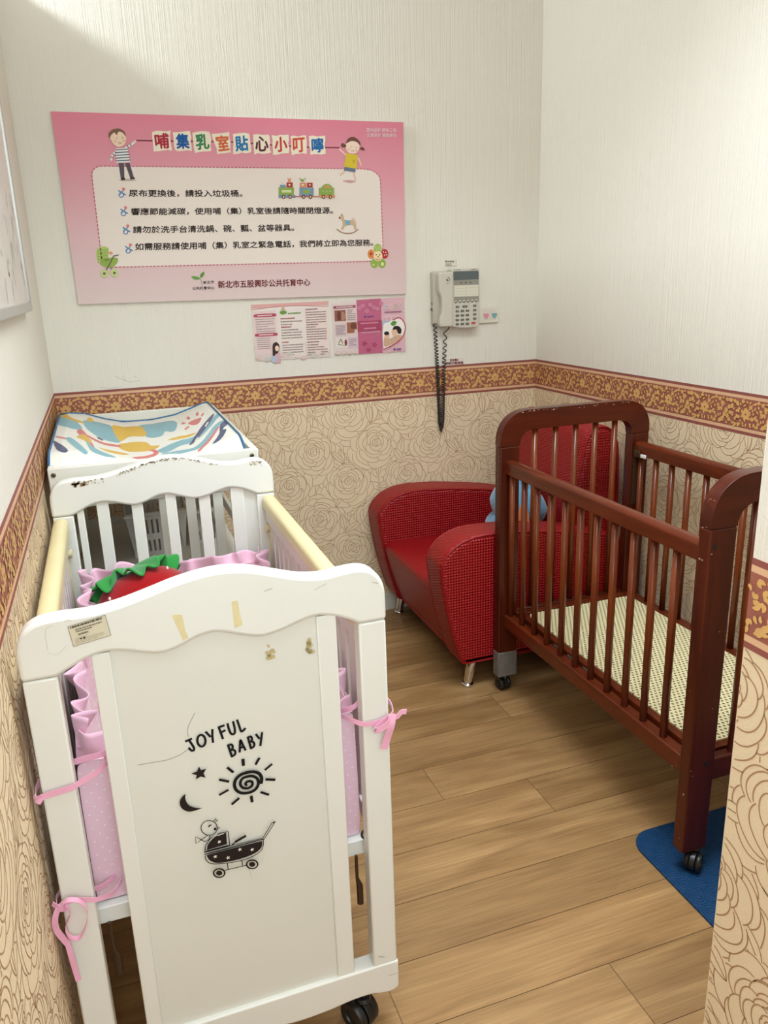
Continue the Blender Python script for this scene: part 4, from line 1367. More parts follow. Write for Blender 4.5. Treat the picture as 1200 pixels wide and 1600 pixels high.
obj('perforated_board', MB().prism(rounded(1.358, 1.742, -1.668, -.870, .022), 'z', fz, fz + .004), mperf, bc, smooth=0, label='cream board with rows of dark holes')
for (xa, xb, ya, yb) in ((1.338, 1.366, bfy0, bfy1), (1.734, 1.764, bfy0, bfy1), (1.366, 1.734, bfy0, bfy0 + .028), (1.366, 1.734, bfy1 - .028, bfy1), (1.366, 1.734, -1.27, -1.24)):
    fm.box(xa, xb, ya, yb, fz - .024, fz - .0004)
obj('board_frame', fm, WY, bc, bevel=.002)
for y in (-1.135 + .045, -1.21 + .045, -1.29 + .045):
    obj('rail_clip', MB().rbox(BX0 + .0515, BX0 + .0535, y - .020, y + .020, .272, .286, .0008), mat('galvanised_clip', (150, 146, 140), .35, metal=.7), bc)
# metal slide plate and white plug of the wall side
obj('slide_plate', MB().box(BX1 - .052 - .004, BX1 - .052 + .012, BFY - .003, BFY - .0005, .600, .800), M_DKSTEEL, bc, label='bronze metal slide plate on the post')
obj('slide_plate', MB().rbox(BX1 - .060, BX1 - .0525, BFY - .034, BFY - .004, .762, .786, .003), M_DKSTEEL, bc)
obj('plug', MB().rbox(BX1 - .0575, BX1 - .0525, BFY - .062, BFY - .036, .764, .776, .002), mat('white_plug', (235, 232, 226), .5), bc, label='white plastic plug')
ph = at(1113, 855, 1, BNY)
obj('bolt_hole', MB().lathe((ph[0] + .006, BNY, ph[2]), [(.0062, -.0004), (.0062, .0008)], 16, 'y'), M_BLACKPL, bc)
ph = at(1102, 1194, 1, BNY)
obj('bolt_hole', MB().lathe((ph[0] + .002, BNY, ph[2]), [(.0062, -.0004), (.0062, .0008)], 16, 'y'), M_BLACKPL, bc)
# duct tape round the foot beside the armchair
t0 = MB().box(BX0 - .0012, BX0 + PWID + .0012, BFY - .0012, BFY + BTH + .0012, .0595, .148)
obj('tape_wrap', t0, M_DUCT, bc, bevel=.002, label='grey duct tape wrapped round the foot')
for i, (x, y) in enumerate(((BX0 + .034, BFY + .016), (BX1 - .034, BFY + .016), (BX0 + .036, BNY + .012), (BX1 - .034, BNY + .012))):
    near = y < -1.5
    zf = .0062 if (near) else 0.0
    caster(bc, x + (.0 if not near else .012), y, .062, r=.0225, turn=(.15, 1.2, 2.2, .4)[i], zf=zf, wd=.036)
# worn edges
rn = random.Random(8); wm = MB()


def fleck(p, s1, s2, ax1, ax2):
    n = rn.randint(6, 8); a1 = Vector(ax1); a2 = Vector(ax2); p = Vector(p)
    wm.add([tuple(p + a1 * s1 * rn.uniform(.5, 1.1) * math.cos(2 * math.pi * i / n) + a2 * s2 * rn.uniform(.5, 1.1) * math.sin(2 * math.pi * i / n)) for i in range(n)], [tuple(range(n))])


X_, Y_, Z_ = (1, 0, 0), (0, 1, 0), (0, 0, 1)
for i in range(26):      # top edge of the far arch
    x = rn.uniform(BX0 + .07, BX1 - .08); fleck((x, BFY - .0004 + rn.uniform(0, .0), .9465 - rn.random() ** 2 * .006 - .003), rn.uniform(.001, .005), rn.uniform(.0005, .0014), X_, Z_)
for i in range(16):
    fleck((BX0 - .0004, BFY + rn.uniform(.004, .03), rn.uniform(.62, .85)), rn.uniform(.0006, .0015), rn.uniform(.001, .004), Y_, Z_)
for px, py, s in ((1112, 866, .003), (1107, 783, .002), (1110, 780, .003), (1116, 782, .0028), (1098, 824, .003), (1104, 824, .0022), (1124, 987, .0025), (1078, 1080, .002), (1080, 1205, .0025), (1113, 1107, .002), (1082, 1213, .0022)):
    p = at(px, py, 1, BNY - .0004); fleck(p, s, s * .5, X_, Z_)
for px, py, s in ((1093, 873, .005), (1097, 875, .004), (1068, 1241, .004), (1067, 1243, .003), (1050, 1197, .003), (1010, 1160, .002), (898, 1057, .002), (1061, 1310, .003), (955, 1107, .002), (927, 1094, .002), (912, 1072, .002), (788, 978, .002), (1056, 1196, .002)):
    p = at(px, py, 0, (BX0 - .0004) if px > 1060 or px < 800 else BX0 + .0176); fleck(p, s * .8, s * .6, Y_, Z_)
obj('worn_speck', wm, M_WEAR, bc, smooth=0, fix=False, label='pale chips on the edges')

# ------------------------------------------------------------------ blue mat
M_MAT = mat('blue_rubber', (10, 54, 92), .55, spec=.3)


def bathmat():
    nt = M_MAT.node_tree; N = nt.nodes; L = nt.links; b = N['Principled BSDF']
    tc = N.new('ShaderNodeTexCoord'); v = N.new('ShaderNodeTexVoronoi'); v.inputs['Scale'].default_value = 24; v.inputs['Randomness'].default_value = .1
    L.new(tc.outputs['Object'], v.inputs['Vector'])
    s = N.new('ShaderNodeMath'); s.operation = 'SINE'; m = N.new('ShaderNodeMath'); m.operation = 'MULTIPLY'; m.inputs[1].default_value = 38
    L.new(v.outputs['Distance'], m.inputs[0]); L.new(m.outputs[0], s.inputs[0])
    n = N.new('ShaderNodeTexNoise'); n.inputs['Scale'].default_value = 150; L.new(tc.outputs['Object'], n.inputs['Vector'])
    a = N.new('ShaderNodeMath'); a.operation = 'MULTIPLY_ADD'; a.inputs[1].default_value = .6; L.new(n.outputs[0], a.inputs[0]); L.new(s.outputs[0], a.inputs[2])
    bp = N.new('ShaderNodeBump'); bp.inputs['Strength'].default_value = .35; bp.inputs['Distance'].default_value = .0012
    L.new(a.outputs[0], bp.inputs['Height']); L.new(bp.outputs[0], b.inputs['Normal'])
    poly = rounded(1.247, 1.80, -2.20, -1.568, .060, 10)
    o = obj('bath_mat', MB().prism(poly, 'z', 0.0003, .006), M_MAT, None, bevel=.0015, origin=(1.52, -1.88, 0))
    tag(o, 'blue rubber mat on the floor under a foot of the brown crib', 'mat')


bathmat()

# ------------------------------------------------------------------ red armchair


def leather(name, rgb, scale, strength, rough):
    m = mat(name, rgb, rough, spec=.45)
    nt = m.node_tree; N = nt.nodes; L = nt.links; b = N['Principled BSDF']
    tc = N.new('ShaderNodeTexCoord'); sx_ = N.new('ShaderNodeSeparateXYZ'); L.new(tc.outputs['Object'], sx_.inputs[0])

    def M2(op, a, b_=None):
        n = N.new('ShaderNodeMath'); n.operation = op
        for i, v in enumerate((a, b_)):
            if v is None: continue
            if isinstance(v, (int, float)): n.inputs[i].default_value = v
            else: L.new(v, n.inputs[i])
        return n.outputs[0]
    # basket weave: alternating little cushions along (x+y) and z
    u = M2('MULTIPLY', M2('ADD', sx_.outputs[0], sx_.outputs[1]), scale); v = M2('MULTIPLY', M2('ADD', sx_.outputs[2], M2('MULTIPLY', sx_.outputs[1], .35)), scale)
    h = M2('MULTIPLY', M2('SINE', M2('ADD', u, v)), M2('SINE', M2('SUBTRACT', u, v)))
    n = N.new('ShaderNodeTexNoise'); n.inputs['Scale'].default_value = 300; L.new(tc.outputs['Object'], n.inputs['Vector'])
    hh = M2('ADD', h, M2('MULTIPLY', n.outputs[0], .5))
    bp = N.new('ShaderNodeBump'); bp.inputs['Strength'].default_value = strength; bp.inputs['Distance'].default_value = .0022
    L.new(hh, bp.inputs['Height']); L.new(bp.outputs[0], b.inputs['Normal'])
    return m


M_LWEAVE = leather('red_woven_leatherette', (150, 9, 15), 330, .65, .40)
M_LFINE = leather('red_fine_leatherette', (150, 9, 15), 700, .25, .38)
M_CHROME = mat('chrome', (225, 225, 225), .08, metal=1.0)

arm_prof = [(1.102, .450), (1.112, .363), (1.131, .258), (1.150, .185), (1.166, .130), (1.176, .108), (1.192, .1005), (1.300, .100), (1.50, .099), (1.74, .098), (1.790, .104), (1.815, .130),
            (1.825, .30), (1.815, .420), (1.78, .462), (1.70, .488), (1.57, .516), (1.45, .533), (1.36, .543), (1.27, .5475), (1.215, .5435), (1.170, .5305), (1.135, .509), (1.112, .482)]
ch = thing('red_armchair', 'red woven leatherette armchair with rounded arms and chrome feet against the back wall', 'armchair', (1.48, -.395, 0))


def cushion_prism(prof, y0, y1, r, n=5):
    """outline in (x, z) extruded in y with both rims rounded over radius r"""
    P = np.array(prof); k = len(P)
    T = np.roll(P, -1, 0) - np.roll(P, 1, 0); T /= np.linalg.norm(T, axis=1)[:, None]
    ar = 0.5 * np.sum(P[:, 0] * np.roll(P[:, 1], -1) - np.roll(P[:, 0], -1) * P[:, 1])
    Nn = np.stack((T[:, 1], -T[:, 0]), 1) * (1 if ar > 0 else -1)   # outward
    rows = []
    for i in range(n + 1):
        a = math.pi / 2 * i / n; ins = r * (1 - math.sin(a)); yy = y0 + r * (1 - math.cos(a))
        rows.append([(p[0] - q[0] * ins, yy, p[1] - q[1] * ins) for p, q in zip(P, Nn)])
    for i in range(n + 1):
        a = math.pi / 2 * (1 - i / n); ins = r * (1 - math.sin(a)); yy = y1 - r * (1 - math.cos(a))
        rows.append([(p[0] - q[0] * ins, yy, p[1] - q[1] * ins) for p, q in zip(P, Nn)])
    m = MB(); m.grid(rows, closed=True)
    m.add(rows[0], [tuple(range(k))]); m.add(rows[-1], [tuple(range(k))])
    return m


armP = smooth_path(arm_prof, 4, True)
for (ya, yb) in ((-.768, -.640), (-.158, -.030)):
    o = obj('arm', cushion_prism(armP, ya, yb, .016, 4), M_LWEAVE, ch, smooth=60)
    P = np.array(armP); c_ = P.mean(0)
    for yy in (ya + .003, yb - .003):
        pth = [(p[0] - (p[0] - c_[0]) * .014, yy, p[1] - (p[1] - c_[1]) * .016) for p in P]
        obj('piping', MB().tube(pth, .0034, 6, closed=True), M_LFINE, o, smooth=180)
seat_prof = [(1.206, .103), (1.190, .110), (1.178, .135), (1.162, .182), (1.146, .235), (1.133, .285), (1.125, .322), (1.128, .340), (1.142, .350), (1.170, .354), (1.30, .353), (1.60, .340), (1.63, .30), (1.63, .14), (1.60, .106), (1.40, .103)]
obj('seat', cushion_prism(smooth_path(seat_prof, 4, True), -.650, -.148, .010, 3), M_LFINE, ch, smooth=60)
back_prof = [(1.600, .300), (1.615, .40), (1.645, .55), (1.680, .70), (1.695, .775), (1.710, .812), (1.735, .832), (1.768, .836), (1.800, .822), (1.822, .790), (1.835, .730), (1.842, .55), (1.842, .30), (1.842, .14), (1.64, .14)]
ob = obj('backrest', cushion_prism(smooth_path(back_prof, 4, True), -.652, -.146, .022, 5), M_LWEAVE, ch, smooth=60)
P = np.array(smooth_path(back_prof[:13], 4)); c_ = np.array((1.75, .5))
obj('piping', MB().tube([(p[0] - (p[0] - c_[0]) * .05, -.649, p[1] - (p[1] - c_[1]) * .014) for p in P], .0034, 6), M_LFINE, ob, smooth=180)
for (fx_, fy_, dx) in ((1.213, -.727, .026), (1.213, -.058, .026), (1.765, -.727, -.02), (1.765, -.058, -.02)):
    lg = MB(); pth = [(fx_, fy_, .006), (fx_ + dx * .15, fy_, .030), (fx_ + dx * .45, fy_, .062), (fx_ + dx, fy_, .106)]
    q = smooth_path(pth, 5)
    lg.tube(q, [.0135 + .005 * i / (len(q) - 1) for i in range(len(q))], 18)
    lo = obj('leg', lg, M_CHROME, ch, smooth=60)
    obj('foot', MB().lathe((fx_, fy_, 0), [(.017, 0), (.0205, .002), (.0215, .006), (.0195, .010), (.014, .0125)], 28), M_CHROME, lo, smooth=60)

# ------------------------------------------------------------------ blue plush on the armchair
M_BLUE = mat('blue_fleece', (96, 150, 184), .95, spec=.1, sheen=.5, bump=.4, bump_scale=220)
M_ORANGE = mat('orange_fleece', (246, 140, 66), .95, spec=.1, sheen=.4)
pl = thing('plush_toy', 'blue fleece plush toy with an orange patch on the red armchair', 'plush toy', (1.575, -.40, .345))
pb = MB()


def soft(q, d):
    return q * (1 + .03 * math.sin(6 * math.atan2(d.y, d.x) + 3 * d.z))


def taper(q, d):
    k = 1 - .28 * max(0, d.z) - .02 * math.sin(9 * math.atan2(d.y, d.x)) * (1 - abs(d.z))
    return Vector((q.x * k, q.y * k, q.z))


obj('body', MB().ball((1.545, -.435, .430), .095, .150, .076, 36, 20, fn=soft), M_BLUE, pl, smooth=180)
obj('upper_body', MB().ball((1.556, -.435, .535), .086, .150, .100, 36, 20, fn=taper), M_BLUE, pl, smooth=180)
obj('hood', MB().ball((1.575, -.430, .605), .060, .090, .050, 30, 16, fn=soft), M_BLUE, pl, smooth=180)
p = at(815, 786, 0, 1.470)
obj('belly_patch', MB().ball((1.476, p[1] - .004, .515), .016, .030, .075, 20, 14), M_ORANGE, pl, smooth=180, label='orange patch')

# ------------------------------------------------------------------ pink notice board on the back wall
YPB = -.012
bd_tl, bd_tr, bd_br, bd_bl = [tuple(at(*q, 1, YPB)[[0, 2]]) for q in ((79, 174), (630, 191), (635, 459), (122.5, 475.5))]
M_FOAM = mat('white_foam_board_edge', (240, 232, 226), .6)


def board_face():
    m = mat('printed_pink_gradient', (222, 170, 182), .5, spec=.3)
    nt = m.node_tree; N = nt.nodes; L = nt.links; b = N['Principled BSDF']
    tc = N.new('ShaderNodeTexCoord'); s = N.new('ShaderNodeSeparateXYZ'); L.new(tc.outputs['Object'], s.inputs[0])
    n = N.new('ShaderNodeTexNoise'); n.inputs['Scale'].default_value = 3; L.new(tc.outputs['Object'], n.inputs['Vector'])
    a = N.new('ShaderNodeMath'); a.operation = 'MULTIPLY_ADD'; a.inputs[1].default_value = .04; L.new(n.outputs[0], a.inputs[0]); L.new(s.outputs[2], a.inputs[2])
    r = N.new('ShaderNodeMapRange'); r.inputs[1].default_value = -.28; r.inputs[2].default_value = .31; L.new(a.outputs[0], r.inputs[0])
    cr = N.new('ShaderNodeValToRGB'); e = cr.color_ramp.elements
    e[0].position = 0; e[0].color = lin((222, 200, 196)); e[1].position = 1; e[1].color = lin((224, 130, 150))
    q = e.new(.38); q.color = lin((224, 182, 186)); q = e.new(.72); q.color = lin((224, 152, 166))
    L.new(r.outputs[0], cr.inputs[0]); L.new(cr.outputs[0], b.inputs['Base Color'])
    return m


nbx = (bd_tl[0] + bd_tr[0]) / 2; nbz = (bd_tl[1] + bd_bl[1]) / 2
nb_ = thing('notice_board', 'large pink nursing-room notice board with Chinese rules on the back wall', 'notice board', (nbx, -.002, nbz))
pb = MB(); quadp = [bd_bl, bd_br, bd_tr, bd_tl]
pb.prism(quadp, 'y', -.002, YPB, 1)
pb.add([(x, YPB - .0002, z) for x, z in quadp], [(0, 1, 2, 3)], 0)
obj('board', pb, [board_face(), M_FOAM], nb_, smooth=0, fix=False)
FB = lambda a, b, h: (a, YPB - h, b)
c1 = lambda pts: fx(pts, 4, 60, 160, YPB)
c2 = lambda pts: fx(pts, 3.871, 340, 160, YPB)
# pale text panel with dashed border
pan = smooth_path(c1([(335, 470), (338, 430), (370, 402), (420, 398)]), 5) + smooth_path(c2([(880, 402), (935, 412), (975, 445), (985, 480)]), 5) + smooth_path(c2([(1000, 860), (990, 920), (950, 955), (900, 962)]), 5) + smooth_path(c1([(490, 1030), (430, 1025), (400, 990), (390, 940)]), 5)
A = Art(FB, .0004); A.poly(pan, (236, 222, 212)); A.done('text_panel', nb_)
A = Art(FB, .0008)
pn = np.array(pan + [pan[0]]); seg = np.linalg.norm(np.diff(pn, axis=0), axis=1); cum = np.concatenate(([0], np.cumsum(seg))); tot = cum[-1]
nd = int(tot / .0125)
for i in range(nd):
    s0, s1 = i * tot / nd, (i + .58) * tot / nd
    ss = [s0] + [c for c in cum if s0 < c < s1] + [s1]
    A.stroke([(np.interp(s, cum, pn[:, 0]), np.interp(s, cum, pn[:, 1])) for s in ss], .0034, (196, 104, 122)); A.h -= A.dh
A.done('dashed_border', nb_)
# title tiles on a string
tiles = [('哺', c1([(722, 303), (832, 300), (824, 178), (706, 182)]), (176, 46, 66)), ('集', c1([(852, 304), (958, 303), (950, 180), (840, 184)]), (34, 92, 160)),
         ('乳', c1([(975, 312), (1083, 303), (1072, 182), (963, 188)]), (60, 130, 84)), ('室', c2([(0, 310), (82, 300), (73, 183), (-35, 190)]), (214, 104, 66)),
         ('貼', c2([(98, 312), (200, 302), (190, 186), (90, 192)]), (40, 120, 176)), ('心', c2([(218, 312), (320, 304), (312, 190), (211, 196)]), (96, 40, 52)),
         ('小', c2([(334, 316), (433, 306), (428, 194), (328, 200)]), (200, 62, 62)), ('叮', c2([(446, 318), (541, 310), (535, 200), (441, 206)]), (212, 80, 60)),
         ('嚀', c2([(560, 320), (652, 311), (648, 200), (554, 206)]), (40, 108, 170))]
A = Art(FB, .0005); st = c1([(610, 238), (720, 240)]) + c2([(90, 240), (210, 248), (330, 258), (440, 265), (560, 272), (735, 274)]); A.stroke(st, .0040, (122, 46, 60)); A.done('string', nb_)
rn = random.Random(4)
for chh, q, col in tiles:
    A = Art(FB, .0010); e = []
    for i in range(4):
        a, b = np.array(q[i]), np.array(q[(i + 1) % 4])
        for k in range(4):
            p = a + (b - a) * k / 4 + np.array((rn.uniform(-1, 1), rn.uniform(-1, 1))) * .0024; e.append(tuple(p))
    A.poly(e, (240, 228, 206)); A.text(chh, sub(q, .14, .12, .88, .88), col, .0016); A.done('title_tile', nb_)
# rules
INK = (52, 38, 34)
L1 = lambda a, b: [c1([a])[0], c2([b])[0]]
rules = [('尿布更換後，請投入垃圾桶。', (566, 590), (150, 572), (146, 530), (566, 546)),
         ('響應節能減碳，使用哺（集）乳室後請隨時關閉燈源。', (580, 705), (697, 674), (694, 633), (580, 661)),
         ('請勿於洗手台清洗鍋、碗、瓢、盆等器具。', (592, 818), (462, 778), (460, 737), (592, 774)),
         ('如需服務請使用哺（集）乳室之緊急電話，我們將立即為您服務。', (605, 926), (940, 868), (938, 828), (605, 880))]
for s, bl, br, tr, tl in rules:
    A = Art(FB, .0008); A.text(s, [c1([bl])[0], c2([br])[0], c2([tr])[0], c1([tl])[0]], INK, .0006); A.done('lettering', nb_)
for cx_, cy_ in ((522, 566), (535, 682), (549, 796), (565, 915)):
    A = Art(FB, .0008)
    S_ = lambda pts: c1([(cx_ + a, cy_ + b) for a, b in pts])
    A.stroke(S_([(-4 + 14 * math.cos(t), 13 + 14 * math.sin(t)) for t in np.linspace(0, 6.28, 17)[:-1]]), .0032, (86, 128, 176), closed=True)
    A.stroke(S_([(-20, -14), (22, 12)]), .0040, (86, 128, 176)); A.stroke(S_([(-16, 12), (8, -14)]), .0036, (110, 150, 190))
    A.ell(*S_([(10, -24)])[0], .0050, .0050, (222, 128, 122)); A.done('pacifier_bullet', nb_)
A = Art(FB, .0006)
A.text('新北市五股興珍公共托育中心', [c1([(1124, 1162)])[0], c2([(560, 1108)])[0], c2([(558, 1066)])[0], c1([(1122, 1116)])[0]], (112, 44, 46), .0007); A.done('lettering', nb_)
A = Art(FB, .0006)
A.text('新北市', c1([(1030, 1136), (1098, 1132), (1098, 1112), (1030, 1116)]), (40, 40, 34), .0002)
A.text('公共托育中心', c1([(962, 1172), (1100, 1168), (1100, 1148), (962, 1152)]), (40, 40, 34), .0002)
A.poly(smooth_path(c1([(955, 1088), (975, 1086), (1000, 1092), (1010, 1102), (990, 1108), (970, 1104)]), 4, True), (110, 160, 78))
A.poly(smooth_path(c1([(1012, 1096), (1012, 1075), (1034, 1058), (1036, 1075), (1026, 1090)]), 4, True), (96, 150, 70))
A.stroke(smooth_path(c1([(1008, 1098), (1018, 1115), (1022, 1142)]), 4), .0022, (140, 168, 120))
A.done('logo', nb_, 'green leaf logo')
A = Art(FB, .0006)
A.text('室內設計 師本工坊', c2([(900, 178), (1080, 180), (1080, 156), (900, 154)]), (240, 214, 220), .0001); A.text('企業設計 囍鵲廣告', c2([(902, 210), (1080, 211), (1080, 188), (902, 186)]), (240, 214, 220), .0001)
A.done('lettering', nb_)
# boy
A = Art(FB, .0008); SK, HR, NV = (240, 210, 184), (128, 92, 76), (92, 102, 124)
A.poly(smooth_path(c1([(505, 482), (560, 478), (615, 486), (570, 491), (520, 490)]), 4, True), (196, 172, 164))
A.poly(c1([(500, 378), (535, 380), (538, 480), (516, 484)]), (92, 82, 90)); A.poly(c1([(540, 380), (570, 378), (598, 474), (576, 478)]), (92, 82, 90))
A.poly(c1([(514, 468), (542, 472), (540, 486), (520, 487)]), (58, 48, 50)); A.poly(c1([(572, 468), (604, 470), (602, 480), (574, 480)]), (58, 48, 50))
A.stroke(c1([(490, 300), (462, 330), (455, 360)]), .0062, (232, 228, 224)); A.stroke(c1([(545, 285), (580, 265), (604, 246)]), .0062, (232, 228, 224))
for q in ([(477, 308), (485, 320)], [(464, 322), (474, 334)], [(452, 342), (466, 347)], [(556, 268), (562, 284)], [(572, 258), (580, 272)]): A.stroke(c1(q), .0026, NV)
A.poly(c1([(482, 290), (555, 284), (575, 374), (488, 380)]), (236, 232, 226))
for k in range(5): A.stroke(c1([(484 + k, 298 + 17 * k), (557 + 4 * k, 293 + 17 * k)]), .0030, NV)
A.poly(smooth_path(c1([(446, 215), (460, 180), (495, 168), (530, 182), (548, 220), (540, 260), (505, 280), (470, 262)]), 4, True), SK)
A.poly(smooth_path(c1([(443, 225), (440, 195), (462, 172), (500, 164), (535, 182), (548, 215), (525, 190), (500, 185), (490, 205), (475, 190), (455, 205)]), 4, True), HR)
A.ell(*c1([(490, 225)])[0], .0014, .0014, (60, 40, 40)); A.ell(*c1([(525, 222)])[0], .0014, .0014, (60, 40, 40)); A.ell(*c1([(478, 243)])[0], .0034, .0026, (236, 170, 150)); A.ell(*c1([(535, 240)])[0], .003, .0026, (236, 170, 150))
A.stroke(smooth_path(c1([(500, 252), (510, 257), (520, 251)]), 4), .0014, (150, 70, 64)); A.ell(*c1([(606, 243)])[0], .0034, .0030, SK)
A.done('boy_drawing', nb_)
# girl
A = Art(FB, .0008)
A.poly(smooth_path(c2([(755, 476), (795, 470), (838, 478), (800, 488)]), 4, True), (206, 160, 160))
A.stroke(c2([(778, 408), (760, 425), (742, 440)]), .0060, (228, 190, 168)); A.stroke(c2([(820, 410), (826, 440), (832, 470)]), .0060, (228, 190, 168))
A.poly(c2([(770, 388), (835, 398), (832, 424), (762, 412)]), (104, 118, 142))
A.stroke(c2([(775, 318), (756, 300), (738, 284)]), .0052, SK); A.stroke(c2([(850, 335), (860, 360), (868, 380)]), .0048, SK)
A.poly(c2([(776, 308), (848, 318), (840, 402), (764, 390)]), (216, 190, 60)); A.stroke(c2([(815, 350), (832, 352), (830, 364), (815, 362)]), .0016, (150, 120, 40))
A.poly(smooth_path(c2([(775, 262), (785, 230), (820, 218), (852, 240), (856, 280), (835, 308), (800, 308), (780, 290)]), 4, True), (244, 216, 196))
A.poly(smooth_path(c2([(775, 248), (790, 218), (825, 210), (858, 236), (862, 262), (840, 240), (810, 234), (790, 242)]), 4, True), (112, 74, 64))
A.poly(smooth_path(c2([(745, 258), (755, 246), (778, 262), (768, 272), (750, 270)]), 4, True), (112, 74, 64)); A.poly(smooth_path(c2([(860, 278), (875, 270), (890, 288), (872, 290)]), 4, True), (112, 74, 64))
for q in ((805, 268), (838, 274)): A.ell(*c2([q])[0], .0014, .0014, (60, 40, 40))
for q in ((790, 284), (838, 292)): A.ell(*c2([q])[0], .0032, .0026, (238, 168, 156))
A.stroke(smooth_path(c2([(808, 292), (816, 296), (824, 293)]), 4), .0013, (160, 70, 64))
A.done('girl_drawing', nb_)
# train
A = Art(FB, .0008); GR, OR, RD, BL = (142, 168, 84), (216, 142, 96), (176, 62, 56), (122, 150, 172)
R2 = lambda a, b, c, d, col: A.poly(c2([(a, b), (c, b), (c, d), (a, d)]), col)
R2(368, 514, 462, 560, GR); R2(388, 530, 446, 545, (214, 218, 170)); R2(368, 560, 470, 578, BL); R2(376, 498, 412, 514, BL); R2(416, 484, 454, 514, RD); A.ell(*c2([(392, 488)])[0], .003, .003, (214, 206, 190)); A.poly(star(*c2([(434, 500)])[0], .005), (240, 226, 214)); A.ell(*c2([(433, 474)])[0], .0052, .0044, OR); A.ell(*c2([(426, 464)])[0], .002, .0036, OR); A.ell(*c2([(440, 464)])[0], .002, .0036, OR)
R2(494, 516, 580, 566, BL); R2(515, 530, 560, 552, GR); R2(496, 486, 536, 514, OR); R2(540, 486, 574, 514, RD); A.ell(*c2([(514, 500)])[0], .0042, .0042, (236, 214, 190)); A.poly(star(*c2([(557, 500)])[0], .0042), (240, 226, 214)); A.ell(*c2([(512, 472)])[0], .0060, .0046, GR); A.ell(*c2([(498, 463)])[0], .0026, .0026, GR); A.ell(*c2([(528, 463)])[0], .0026, .0026, GR)
A.poly(smooth_path(c2([(622, 520), (640, 500), (660, 494), (680, 500), (698, 520)]), 4), GR); A.poly(smooth_path(c2([(636, 520), (650, 506), (662, 503), (674, 508), (684, 520)]), 4), OR); R2(612, 518, 702, 562, GR); R2(614, 562, 708, 576, OR)
for k in range(3): A.poly(star(*c2([(637 + 21 * k, 538)])[0], .0026), (232, 236, 206))
A.stroke(c2([(462, 570), (612, 570)]), .0028, RD)
for x in (398, 437, 519, 560, 639, 679):
    q = c2([(x, 572)])[0]; A.ell(*q, .0060, .0068, (120, 62, 44)); A.ell(*q, .0024, .0028, (240, 232, 214))
A.done('train_drawing', nb_)
# rocking horse
A = Art(FB, .0008); TN = (206, 176, 146)
A.poly(smooth_path(c2([(735, 694), (748, 678), (762, 684), (768, 710), (800, 714), (820, 712), (836, 735), (838, 770), (826, 768), (818, 745), (775, 748), (758, 770), (746, 766), (756, 740), (750, 712), (738, 706)]), 4, True), TN)
A.poly(smooth_path(c2([(808, 706), (822, 698), (836, 718), (836, 740), (824, 716)]), 4, True), (220, 196, 168))
A.poly(c2([(768, 712), (802, 714), (800, 744), (772, 740)]), (130, 172, 186)); A.ell(*c2([(737, 698)])[0], .0030, .0034, (70, 50, 44)); A.stroke(c2([(748, 682), (752, 674)]), .002, (70, 50, 44))
A.stroke(smooth_path(c2([(722, 768), (750, 786), (786, 793), (822, 787), (848, 768)]), 5), .0034, (160, 118, 90))
A.done('rocking_horse_drawing', nb_)
# pram
A = Art(FB, .0008); LG, DG = (186, 200, 118), (150, 176, 84)
A.poly(smooth_path(c1([(362, 960), (365, 925), (392, 900), (430, 905), (440, 925), (432, 975), (405, 1010), (378, 1000)]), 4, True), LG)
A.poly(smooth_path(c1([(400, 985), (430, 972), (492, 972), (494, 1000), (465, 1030), (420, 1032), (385, 1010)]), 4, True), DG)
for k in range(6): A.stroke(c1([(372 + 12 * k, 915), (378 + 12 * k, 1000)]), .0016, DG)
for k in range(5): A.stroke(c1([(368, 930 + 18 * k), (430, 920 + 18 * k)]), .0016, DG)
A.stroke(c1([(412, 1068), (440, 1020), (470, 960), (500, 954)]), .0034, (110, 96, 84)); A.stroke(c1([(450, 1030), (474, 1062)]), .0028, (120, 106, 90))
for q in ((412, 1070), (475, 1066)):
    p = c1([q])[0]; A.ell(*p, .0130, .0130, (196, 206, 140)); A.ell(*p, .0042, .0042, (110, 92, 74))
A.ell(*c1([(452, 942)])[0], .006, .0044, (224, 150, 120)); A.stroke(smooth_path(c1([(418, 980), (428, 988), (440, 980)]), 4), .0018, (96, 100, 60))
A.done('stroller_drawing', nb_)
# smiling flower
A = Art(FB, .0008)
A.ell(*c2([(968, 884)])[0], .016, .017, (170, 190, 96)); A.ell(*c2([(928, 918)])[0], .0135, .0165, (224, 138, 76)); A.ell(*c2([(1010, 916)])[0], .0150, .0175, (186, 58, 54)); A.ell(*c2([(948, 974)])[0], .0150, .0170, (150, 178, 78)); A.ell(*c2([(994, 974)])[0], .0150, .0170, (150, 178, 78))
A.ell(*c2([(927, 916)])[0], .005, .006, (180, 70, 50)); A.ell(*c2([(996, 978)])[0], .0055, .0065, (224, 226, 170)); A.ell(*c2([(942, 982)])[0], .0036, .0036, (214, 220, 160))
for q in ((1002, 904), (1016, 908), (1010, 924), (1022, 922)): A.ell(*c2([q])[0], .0022, .0026, (236, 214, 204))
for k in range(3): A.stroke(c2([(952 + 12 * k, 870), (964 + 12 * k, 896)]), .0016, (214, 226, 160))
A.ell(*c2([(969, 930)])[0], .0175, .0185, (246, 222, 178)); A.ell(*c2([(958, 922)])[0], .0022, .0026, (60, 40, 36)); A.ell(*c2([(980, 922)])[0], .0022, .0026, (60, 40, 36)); A.ell(*c2([(969, 934)])[0], .0032, .0032, (220, 110, 84))
A.stroke(smooth_path(c2([(954, 944), (969, 954), (984, 944)]), 4), .0020, (170, 70, 60))
A.done('flower_drawing', nb_)

# ------------------------------------------------------------------ two leaflets in clear sleeves below the board
M_SLEEVE = bpy.data.materials.new('clear_plastic_sleeve'); M_SLEEVE.use_nodes = True


